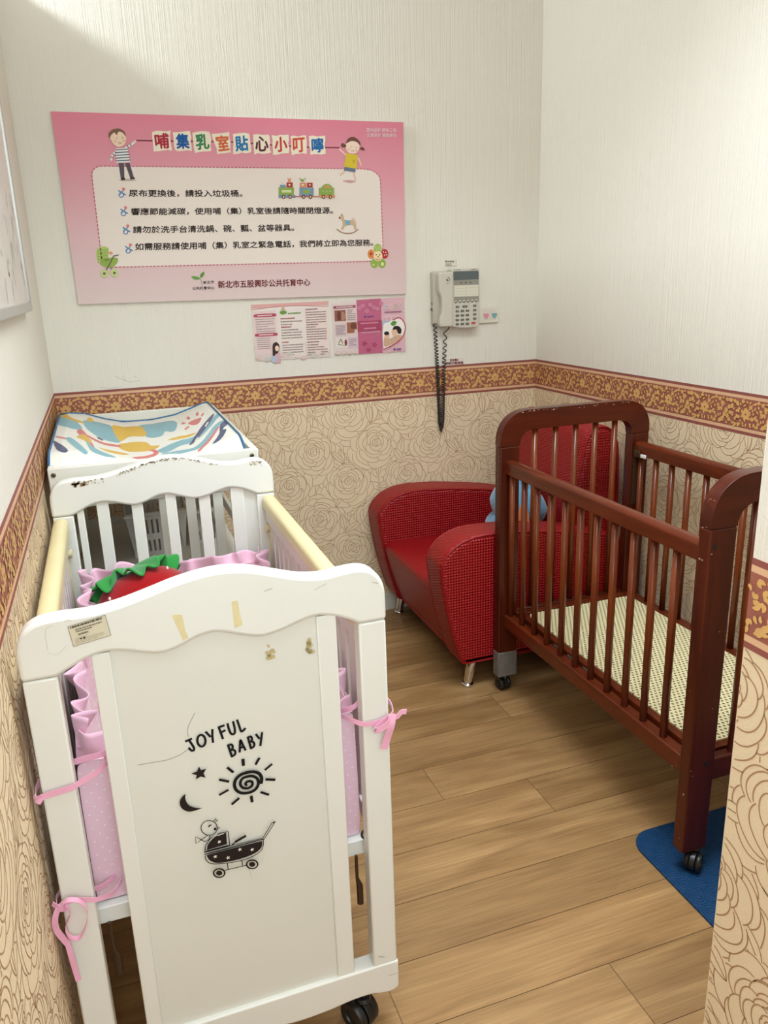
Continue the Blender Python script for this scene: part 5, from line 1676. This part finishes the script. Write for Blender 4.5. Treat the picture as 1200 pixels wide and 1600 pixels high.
def sleeve():
    nt = M_SLEEVE.node_tree; N = nt.nodes; L = nt.links; out = N['Material Output']
    t = N.new('ShaderNodeBsdfTransparent'); g = N.new('ShaderNodeBsdfGlossy'); g.inputs['Roughness'].default_value = .12
    mx = N.new('ShaderNodeMixShader'); fr = N.new('ShaderNodeFresnel'); fr.inputs['IOR'].default_value = 1.35
    tc = N.new('ShaderNodeTexCoord'); n = N.new('ShaderNodeTexNoise'); n.inputs['Scale'].default_value = 14
    L.new(tc.outputs['Object'], n.inputs['Vector']); bp = N.new('ShaderNodeBump'); bp.inputs['Strength'].default_value = .5; bp.inputs['Distance'].default_value = .004
    L.new(n.outputs[0], bp.inputs['Height']); L.new(bp.outputs[0], g.inputs['Normal'])
    L.new(fr.outputs[0], mx.inputs[0]); L.new(t.outputs[0], mx.inputs[1]); L.new(g.outputs[0], mx.inputs[2]); L.new(mx.outputs[0], out.inputs[0])


sleeve()
c3 = lambda pts: fx(pts, 4.138, 370, 440, -.002)
FL = lambda a, b, h: (a, -.0022 - h, b)


def leaflet(label, quad, paint):
    xs = [p[0] for p in quad]; zs = [p[1] for p in quad]
    t = thing('leaflet', label, 'leaflet', (sum(xs) / 4, -.0015, sum(zs) / 4))
    m = MB(); m.prism(quad, 'y', -.0012, -.0022); obj('paper', m, ink((236, 222, 214)), t, smooth=0)
    A = Art(FL, .0002, .00008); paint(A); A.done('print', t)
    e = .004
    q = [(quad[0][0] - e, quad[0][1] - e), (quad[1][0] + e, quad[1][1] - e), (quad[2][0] + e, quad[2][1] + e), (quad[3][0] - e, quad[3][1] + e)]
    m = MB(); m.add([(x, -.0052, z) for x, z in q], [(0, 1, 2, 3)]); obj('clear_sleeve', m, M_SLEEVE, t, smooth=0)
    return t


PK, DPK, TXT = (226, 186, 184), (190, 96, 110), (150, 128, 122)
q1 = c3([(120, 515), (608, 487), (592, 125), (92, 150)])
q2 = c3([(630, 478), (1092, 452), (1082, 100), (612, 128)])


def paint1(A):
    A.poly(sub(q1, 0, 0, 1, .28), (222, 206, 198)); A.poly(sub(q1, 0, .93, 1, 1), (224, 170, 164))
    top = [lerp(q1, a, .93 + .035 * math.sin(math.pi * min(1, a * 1.1)) - .02) for a in np.linspace(0, 1, 20)]
    A.poly([lerp(q1, 0, .9)] + top + [lerp(q1, 1, .9)], (238, 228, 220)); A.stroke(top, .0022, (190, 110, 110))
    A.poly(sub(q1, .01, .12, .30, .88), (232, 206, 204)); A.poly(sub(q1, .33, .04, .66, .86), (236, 222, 214)); A.poly(sub(q1, .68, .10, .99, .90), (238, 216, 208))
    for z in (.80, .46): A.poly(smooth_path([lerp(q1, a, z + b) for a, b in ((.02, 0), (.05, .03), (.28, .03), (.31, 0), (.28, -.025), (.05, -.025))], 4, True), (184, 78, 96)); smallprint(A, sub(q1, .07, z - .012, .27, z + .018), 1, (240, 214, 214), 11, .7)
    smallprint(A, sub(q1, .04, .50, .30, .76), 6, TXT, 5, .3); smallprint(A, sub(q1, .04, .20, .22, .42), 6, TXT, 6, .3)
    smallprint(A, sub(q1, .46, .80, .64, .83), 1, (120, 150, 84), 12, .9)
    for i, (z0, z1) in enumerate(((.60, .70), (.36, .55), (.06, .28))): smallprint(A, sub(q1, .36, z0, .66, z1), max(2, int((z1 - z0) * 26)), TXT, 20 + i, .4)
    for z in (.73, .58, .31): smallprint(A, sub(q1, .36, z - .012, .56, z + .012), 1, (170, 86, 96), int(z * 100), .9)
    for i, (z0, z1) in enumerate(((.62, .84), (.32, .58), (.04, .26))): smallprint(A, sub(q1, .69, z0, .98, z1), max(2, int((z1 - z0) * 26)), TXT, 30 + i, .4)
    for z in (.87, .60, .29): smallprint(A, sub(q1, .69, z - .010, .86, z + .010), 1, (130, 90, 96), int(z * 90), .9)
    for k in range(9): p = lerp(q1, .05 + .1 * k + .02 * math.sin(k * 3), .06 + .04 * math.sin(k * 5)); A.ell(p[0], p[1], .012, .008, ((224, 196, 190), (208, 200, 192), (232, 214, 206))[k % 3])
    p = lerp(q1, .40, .86); A.ell(p[0], p[1] + .008, .007, .008, (238, 200, 172)); A.ell(p[0], p[1] - .004, .013, .007, (110, 150, 70))
    p = lerp(q1, .275, .20); A.poly(smooth_path([(p[0] - .011, p[1] - .034), (p[0] - .013, p[1] - .006), (p[0] - .010, p[1] + .018), (p[0] + .004, p[1] + .024), (p[0] + .013, p[1] + .012), (p[0] + .010, p[1] - .008)], 4, True), (62, 44, 42))
    A.ell(p[0] + .004, p[1] + .002, .0075, .0105, (240, 206, 182)); A.poly([(p[0] - .012, p[1] - .05), (p[0] + .016, p[1] - .05), (p[0] + .013, p[1] - .016), (p[0] - .004, p[1] - .018)], (214, 170, 178)); A.ell(p[0] - .010, p[1] - .036, .012, .012, (184, 190, 206))


def paint2(A):
    A.poly(sub(q2, 0, 0, .335, .95), (236, 214, 208)); A.poly(sub(q2, .335, 0, .672, 1), (206, 112, 142)); A.poly(sub(q2, .672, 0, 1, 1), (232, 188, 194))
    A.poly(sub(q2, .02, .86, .32, .91), (168, 88, 100)); smallprint(A, sub(q2, .06, .872, .30, .90), 1, (236, 210, 206), 44, .8)
    for (a0, b0, a1, b1, c) in ((.03, .63, .18, .83, (160, 100, 84)), (.19, .40, .33, .60, (172, 110, 82)), (.03, .14, .18, .33, (236, 226, 214))): A.poly(sub(q2, a0, b0, a1, b1), c)
    A.ell(*lerp(q2, .09, .73), .008, .018, (120, 66, 58)); A.ell(*lerp(q2, .145, .72), .008, .016, (196, 140, 118)); A.ell(*lerp(q2, .28, .53), .012, .012, (128, 76, 58)); A.poly(sub(q2, .29, .40, .33, .46), (226, 214, 204))
    A.stroke(smooth_path([lerp(q2, .07, .22), lerp(q2, .10, .30), lerp(q2, .12, .22)], 4), .003, (150, 104, 60)); A.ell(*lerp(q2, .165, .23), .005, .012, (150, 66, 56)); A.stroke([lerp(q2, .06, .20), lerp(q2, .15, .18)], .002, (120, 110, 60))
    smallprint(A, sub(q2, .20, .63, .33, .84), 6, TXT, 51, .35); A.poly(sub(q2, .03, .36, .18, .57), (222, 196, 196)); smallprint(A, sub(q2, .04, .38, .17, .56), 5, (120, 104, 110), 52, .35); A.poly(sub(q2, .20, .12, .33, .33), (226, 200, 206)); smallprint(A, sub(q2, .21, .16, .32, .30), 4, (120, 104, 110), 53, .35)
    A.poly(sub(q2, .335, .42, .672, .61), (186, 78, 110)); smallprint(A, sub(q2, .38, .55, .64, .585), 1, (226, 170, 186), 61, .6); smallprint(A, sub(q2, .42, .45, .60, .49), 1, (226, 170, 186), 62, .6); smallprint(A, sub(q2, .38, .385, .66, .41), 1, (232, 190, 200), 63, .7)
    for k in range(7): p = lerp(q2, .37 + .05 * k, .85 + .06 * math.sin(k * 2.4)); A.ell(*p, .009, .008, (216, 138, 162))
    for (a, b, r) in ((.42, .19, .010), (.555, .16, .010), (.475, .07, .009)):
        for k in range(5):
            t = k * 1.2566; p = lerp(q2, a, b); A.stroke([(p[0] + .003 * math.cos(t), p[1] + .003 * math.sin(t)), (p[0] + r * math.cos(t), p[1] + r * math.sin(t))], .0024, (168, 50, 80))
    A.ell(*lerp(q2, .44, .69), .004, .0035, (96, 70, 140)); smallprint(A, sub(q2, .47, .675, .57, .70), 1, (140, 90, 150), 64, .9)
    for k, c in enumerate(((200, 214, 222), (236, 206, 196), (206, 196, 170), (222, 200, 196))): p = lerp(q2, .73 + .07 * k, .84); A.stroke([(p[0] + .0065 * math.cos(t), p[1] + .009 * math.sin(t)) for t in np.linspace(0, 6.28, 13)[:-1]], .0028, c, closed=True)
    smallprint(A, sub(q2, .71, .73, .97, .76), 1, (160, 110, 130), 65, .9)
    for k in range(4): p = lerp(q2, .71 + .06 * k, .62); A.stroke([(p[0] + .010 * math.cos(t), p[1] + .010 * math.sin(t)) for t in np.linspace(0, 6.28, 15)[:-1]], .0016, (240, 222, 222), closed=True)
    A.poly(sub(q2, .68, .50, .80, .58), (150, 186, 214))
    heart = smooth_path([lerp(q2, a, b) for a, b in ((.682, .08), (.685, .50), (.76, .56), (.83, .60), (.92, .62), (.985, .52), (.985, .38), (.93, .24), (.80, .13))], 4, True)
    A.poly(heart, (240, 232, 222)); A.stroke(smooth_path([lerp(q2, a, b) for a, b in ((.83, .60), (.92, .63), (.99, .52), (.99, .38), (.93, .24), (.80, .13), (.69, .07))], 5), .0044, (186, 78, 104))
    A.poly(smooth_path([lerp(q2, a, b) for a, b in ((.69, .12), (.70, .30), (.78, .26), (.86, .32), (.95, .30), (.92, .24), (.80, .15))], 4, True), (206, 168, 140))
    A.ell(*lerp(q2, .735, .32), .0105, .0125, (228, 178, 150)); A.ell(*lerp(q2, .73, .36), .0105, .0072, (50, 36, 34)); A.ell(*lerp(q2, .845, .38), .013, .017, (232, 186, 158)); A.poly(smooth_path([lerp(q2, a, b) for a, b in ((.82, .42), (.84, .48), (.90, .48), (.94, .42), (.93, .34), (.89, .35), (.87, .42))], 4, True), (44, 36, 36))
    A.poly(smooth_path([lerp(q2, a, b) for a, b in ((.79, .53), (.83, .58), (.875, .56), (.86, .51), (.82, .49))], 4, True), (96, 148, 70))
    A.ell(*lerp(q2, .835, .055), .0045, .004, (96, 60, 140)); smallprint(A, sub(q2, .865, .03, .97, .075), 1, (120, 100, 150), 66, .8)
    for k in range(4): p = lerp(q2, .05 + .08 * k, .05); A.ell(*p, .011, .007, (222, 200, 190))


leaflet('sleeved leaflet with columns of text, below the pink board and beside the photo leaflet', q1, paint1)
leaflet('sleeved pink leaflet with a mother-and-baby photo, below the board nearer the telephone', q2, paint2)

# ------------------------------------------------------------------ wall telephone
M_PHONE = mat('pale_grey_phone_plastic', (206, 198, 184), .42)
M_PHONE2 = mat('phone_cradle_plastic', (192, 183, 168), .45)
M_KEY = mat('dark_grey_key', (92, 92, 86), .5)
YB_ = -.046
c4 = lambda pts, y=YB_: fx(pts, 9.231, 670, 400, y)
ph_ = thing('wall_telephone', 'grey push-button telephone with handset and curly cord on the back wall', 'telephone', (1.50, 0, 1.26))
P_ = c4([(95, 200), (720, 175), (735, 1015), (540, 1050), (350, 1030), (150, 1030), (105, 990)])
hx0, hz0 = c4([(92, 1010)])[0]; hx1, hz1 = c4([(735, 175)])[0]
kx0 = c4([(335, 500)])[0][0]
# base plate on the wall, then the raised keypad housing at right
base = MB().rbox(hx0, hx1 - .004, -.030, -.0005, hz0 + .006, hz1 - .008, .006)
obj('cradle', base, M_PHONE2, ph_, smooth=50)
kq = c4([(338, 1022), (440, 1040), (560, 1042), (690, 1030), (733, 1005), (735, 200), (718, 178), (330, 186)])
obj('keypad_housing', MB().prism(kq, 'y', -.0005, YB_), M_PHONE, ph_, bevel=.004, seg=3)
# handset
hsx0, hsz1 = c4([(140, 236)], -.055)[0]; hsx1 = c4([(345, 400)], -.055)[0][0]; hsz0 = c4([(150, 1028)], -.055)[0][1]
hw_ = hsx1 - hsx0
hp = [(hsx0, hsz1 - .006), (hsx0 + .006, hsz1), (hsx1 - .004, hsz1), (hsx1, hsz1 - .004), (hsx1, hsz0 + .006), (hsx1 - .006, hsz0), (hsx0 + .008, hsz0), (hsx0 + .002, hsz0 + .006),
      (hsx0 + .002, hsz0 + .030), (hsx0 + .006, hsz0 + .042), (hsx0 + .012, hsz0 + .052), (hsx0 + .013, hsz0 + .075), (hsx0 + .013, hsz0 + .100), (hsx0 + .009, hsz0 + .116), (hsx0 + .002, hsz0 + .130), (hsx0, hsz0 + .142)]
obj('handset', MB().prism(hp, 'y', -.030, -.060), M_PHONE, ph_, bevel=.006, seg=4)
FH = lambda a, b, h: (a, -.0602 - h, b); ch_ = lambda pts: c4(pts, -.060)
A = Art(FH, .0002); q = ch_([(277, 337)])[0]
A.ell(*q, .0072, .0072, (26, 26, 28)); A.poly([(q[0] - .0062, q[1] + .0028), (q[0] + .0062, q[1] + .0028), (q[0] + .0040, q[1] - .0005), (q[0] + .0005, q[1] - .0064), (q[0] - .0018, q[1] - .0052), (q[0] + .0012, q[1] + .0004), (q[0] - .0056, q[1] + .0002)], (228, 222, 210)); A.ell(q[0] - .0016, q[1] + .0042, .002, .0013, (228, 222, 210))
smallprint(A, ch_([(250, 412), (318, 408), (316, 380), (248, 384)]), 2, (150, 144, 134), 71, .5)
A.done('logo', ph_)
FK = lambda a, b, h: (a, YB_ - h, b)
A = Art(FK, .0004)
A.poly(c4([(352, 222), (716, 212), (720, 650), (362, 668)]), (150, 146, 134))
A.done('faceplate', ph_)
A = Art(FK, .0008); A.poly(c4([(352, 235), (365, 222), (704, 212), (717, 226), (718, 332), (358, 352)]), (96, 104, 104)); A.done('display', ph_, 'grey display window')
A = Art(FK, .0008); A.poly(c4([(362, 425), (716, 412), (716, 576), (364, 590)]), (222, 216, 198)); A.stroke(c4([(538, 418), (540, 582)]), .0006, (160, 154, 140))
for b in (458, 505, 548): A.stroke(c4([(366, b + 10), (714, b - 4)]), .0005, (170, 164, 150))
A.done('memo_card', ph_, 'paper memo card with ruled lines')
for k in range(3): obj('small_key', MB().rbox(*[v for v in (lambda q: (q[0] - .0030, q[0] + .0030, YB_ - .0016, YB_ + .001, q[1] - .0012, q[1] + .0012))(c4([(468 + 67 * k, 386 - 3 * k)])[0])], .0006), M_BLACKPL, ph_)
for k in range(6):
    q = c4([(388 + 59 * k, 652 - 4 * k)])[0]
    obj('line_key', MB().rbox(q[0] - .0048, q[0] + .0048, YB_ - .0018, YB_ + .001, q[1] - .0022, q[1] + .0028, .0008), M_PHONE, ph_)
    q = c4([(390 + 59 * k, 674 - 3 * k)])[0]
    obj('lamp_window', MB().box(q[0] - .0042, q[0] + .0042, YB_ - .0009, YB_ + .001, q[1] - .0013, q[1] + .0013), M_BLACKPL, ph_, smooth=0)
keys = [(412, 735, 1, 'ABC'), (520, 728, 2, 'HOLD'), (662, 718, 1, 'M')]
for r in range(4):
    for c, s in enumerate((('1', '2', '3'), ('4', '5', '6'), ('7', '8', '9'), ('*', '0', '#'))[r]): keys.append((410 + 73 * c, 798 + 62.5 * r - 4 * c, 1, s))
for r in range(3): keys.append((661, 780 + 62 * r, 1, 'F%d' % (r + 1)))
keys.append((642, 966, 1.5, 'SP'))
for (px, py, wdt, s) in keys:
    q = c4([(px, py)])[0]; w_ = .0046 * (1.0 if wdt == 1 else 2.3 if wdt == 2 else 1.5); hh = .0036
    red = wdt == 1.5
    pts = []
    for sx2, a0 in ((1, -90), (-1, 90)):
        for i in range(9):
            a = math.radians(a0 + 180 * i / 8); pts.append((q[0] + sx2 * w_ * .55 + (hh + .0004) * 1.25 * math.cos(a), q[1] + (hh + .0004) * math.sin(a) * 1.1))
    ko = obj('key', MB().prism(pts, 'y', YB_ + .001, YB_ - .0016), mat('red_key', (196, 60, 50), .5) if red else M_KEY, ph_, smooth=40, label='red key' if red else None)
    Ak = Art(FK, .0018); wq = .0011 * len(s) + .0004
    Ak.text(s, [(q[0] - wq, q[1] - .0014), (q[0] + wq, q[1] - .0014), (q[0] + wq, q[1] + .0014), (q[0] - wq, q[1] + .0014)], (226, 220, 206)); Ak.done('key_mark', ko)
A = Art(FK, .0006); A.ell(*c4([(368, 200)])[0], .0016, .0018, (60, 60, 58)); smallprint(A, c4([(390, 210), (455, 206), (455, 190), (390, 194)]), 1, (120, 116, 106), 74, .7); smallprint(A, c4([(605, 204), (695, 198), (695, 186), (605, 192)]), 1, (90, 86, 78), 75, .8); A.done('brand_print', ph_)
# curly cord: a long loop that hangs from the cradle and comes back up to the handset
M_CORD = mat('black_coil_cord', (34, 34, 34), .45)


def coil(path, r0, turns):
    Pp = np.array(smooth_path(path, 24)); seg = np.linalg.norm(np.diff(Pp, axis=0), axis=1); cum = np.concatenate(([0], np.cumsum(seg)))
    n = turns(1.0) * 10; n = int(n); out = []
    ts = np.linspace(0, 1, n)
    for t in ts:
        p = np.array([np.interp(t * cum[-1], cum, Pp[:, k]) for k in range(3)]); a = 2 * math.pi * turns(t)
        e = min(1, t * 14, (1 - t) * 14)
        out.append((p[0] + r0 * e * math.cos(a), p[1] - .001 + r0 * .9 * e * math.sin(a), p[2]))
    return out


pa = [(1.408, -.016, 1.258), (1.400, -.016, 1.238), (1.408, -.014, 1.19), (1.415, -.013, 1.10), (1.420, -.012, 1.00), (1.424, -.013, .88), (1.427, -.014, .78), (1.428, -.016, .742)]
pb_ = [(1.430, -.020, .738), (1.436, -.022, .80), (1.440, -.021, .88), (1.443, -.020, .96), (1.448, -.016, 1.03), (1.453, -.014, 1.10), (1.452, -.020, 1.128), (1.462, -.040, 1.160)]
obj('coil_cord', MB().tube(coil(pa, .0062, lambda t: 20 * t + 34 * t ** 2.4), .0021, 6), M_CORD, ph_, smooth=180)
obj('coil_cord', MB().tube(coil(pb_, .0070, lambda t: 34 * (1 - (1 - t) ** 2.0) + 4 * t), .0021, 6), M_CORD, ph_, smooth=180)

# socket plate with the two heart stickers, small notes
sq = fx([(745, 1000), (1040, 968), (1055, 720), (745, 740)], 9.231, 670, 400, -.010)
sp = thing('socket_plate', 'white wall plate beside the telephone with two heart stickers', 'wall plate', (1.665, 0, 1.19))
obj('plate', MB().prism([(1.596, 1.160), (1.688, 1.160), (1.692, 1.164), (1.692, 1.220), (1.688, 1.224), (1.596, 1.224)], 'y', -.0005, -.010), mat('white_plate_plastic', (226, 219, 203), .4), sp, bevel=.003, seg=3)
obj('inner_frame', MB().prism([(1.622, 1.172), (1.678, 1.172), (1.678, 1.214), (1.622, 1.214)], 'y', -.010, -.0108), mat('white_plate_insert', (218, 210, 194), .45), sp, smooth=0)
for (px, py, rgb, lb) in ((823, 862, (226, 140, 160), 'pink heart sticker'), (944, 855, (124, 172, 182), 'blue heart sticker')):
    q = fx([(px, py)], 9.231, 670, 400, -.010)[0]
    hp_ = [(q[0] + .0105 * (16 * math.sin(t) ** 3) / 16, q[1] + .0118 * (13 * math.cos(t) - 5 * math.cos(2 * t) - 2 * math.cos(3 * t) - math.cos(4 * t)) / 16) for t in np.linspace(0, 2 * math.pi, 33)[:-1]]
    obj('heart_sticker', MB().prism(hp_, 'y', -.0108, -.0150), mat('heart_%d' % rgb[0], rgb, .4), sp, bevel=.0015, label=lb)
FW = lambda a, b, h: (a, -.0010 - h, b)


def note(name, label, quad, paint):
    t = thing(name, label, 'paper note', (sum(p[0] for p in quad) / 4, -.0005, sum(p[1] for p in quad) / 4))
    obj('paper', MB().prism(quad, 'y', -.0002, -.0010), ink((226, 216, 200)), t, smooth=0)
    A = Art(FW, .0002); paint(A); A.done('print', t)


n1 = fx([(232, 150), (398, 142), (394, 50), (230, 58)], 9.231, 670, 400, -.001)


def pn1(A):
    A.text('Emerg', sub(n1, .06, .55, .78, .88), (66, 62, 56), .0003); smallprint(A, sub(n1, .06, .05, .62, .48), 3, (110, 104, 94), 81, .4)
    A.stroke([n1[0], n1[1]], .0012, (150, 142, 128)); A.stroke([n1[1], n1[2]], .0008, (170, 162, 146))


note('wall_label', 'small printed label on the wall just above the telephone', n1, pn1)
n2 = fx([(272, 952), (425, 945), (425, 895), (275, 905)], 5, 640, 380, -.001)
note('wall_label', 'small label with red lettering at the border below the telephone', n2, lambda A: (A.text('緊急電話', sub(n2, .28, .52, .70, .95), (120, 40, 66), .0003), A.text('請撥分機號碼', sub(n2, .02, .06, .95, .46), (120, 40, 66), .0003)))

# ------------------------------------------------------------------ whiteboard on the left wall
M_ALU = mat('aluminium_frame', (190, 188, 182), .35, metal=.6)
wy0, wy1, wz0, wz1 = -1.75, -.655, 1.292, 2.02
wb = thing('whiteboard', 'whiteboard with aluminium frame and faded marks high on the left wall', 'whiteboard', (0, (wy0 + wy1) / 2, (wz0 + wz1) / 2))
obj('panel', MB().box(.002, .014, wy0 + .004, wy1 - .004, wz0 + .004, wz1 - .004), mat('whiteboard_enamel', (214, 206, 196), .3, var=.05, var_scale=9, stretch=(1, 1, .4)), wb, smooth=0)
for (a, b, c_, d_) in ((wy0, wy1, wz0, wz0 + .022), (wy0, wy1, wz1 - .022, wz1)):
    obj('frame_bar', MB().rbox(.001, .020, a, b, c_, d_, .003), M_ALU, wb)
for (a, b) in ((wy0, wy0 + .018), (wy1 - .018, wy1)):
    obj('frame_bar', MB().rbox(.001, .020, a, b, wz0 + .022, wz1 - .022, .003), M_ALU, wb)
FWB = lambda a, b, h: (.0142 + h, a, b)
A = Art(FWB, .0002); rn = random.Random(12)
for i in range(26):
    y = wy1 - .05 - rn.random() * .5; z = wz0 + .06 + rn.random() * .22
    A.stroke([(y, z), (y - rn.uniform(.006, .02), z + rn.uniform(-.05, .05))], rn.uniform(.006, .014), (203, 195, 187)); A.h -= A.dh
A.done('faded_marks', wb)
for (z, s) in ((1.452, .004), (1.392, .0035), (1.360, .003), (1.318, .005)):
    pass
# faint scuffs on the back wall
A = Art(lambda a, b, h: (a, -h, b), .0002)
for pts in ([(430, 535), (460, 528), (500, 535)], ): pass
for pts, w in (([(470, 20), (500, 35), (530, 45), (570, 38)], .0016), ([(500, 22), (515, 40)], .0014), ([(545, 20), (560, 25)], .0014), ([(405, 65), (440, 70), (495, 63)], .0012)):
    A.stroke(fx(pts, 2.609, 0, 580, 0.0), w, (196, 186, 168))
o = A.done('wall_scuff', None); o['label'] = 'faint pencil-like scuff above the wallpaper border over the changing table'; o['category'] = 'mark'
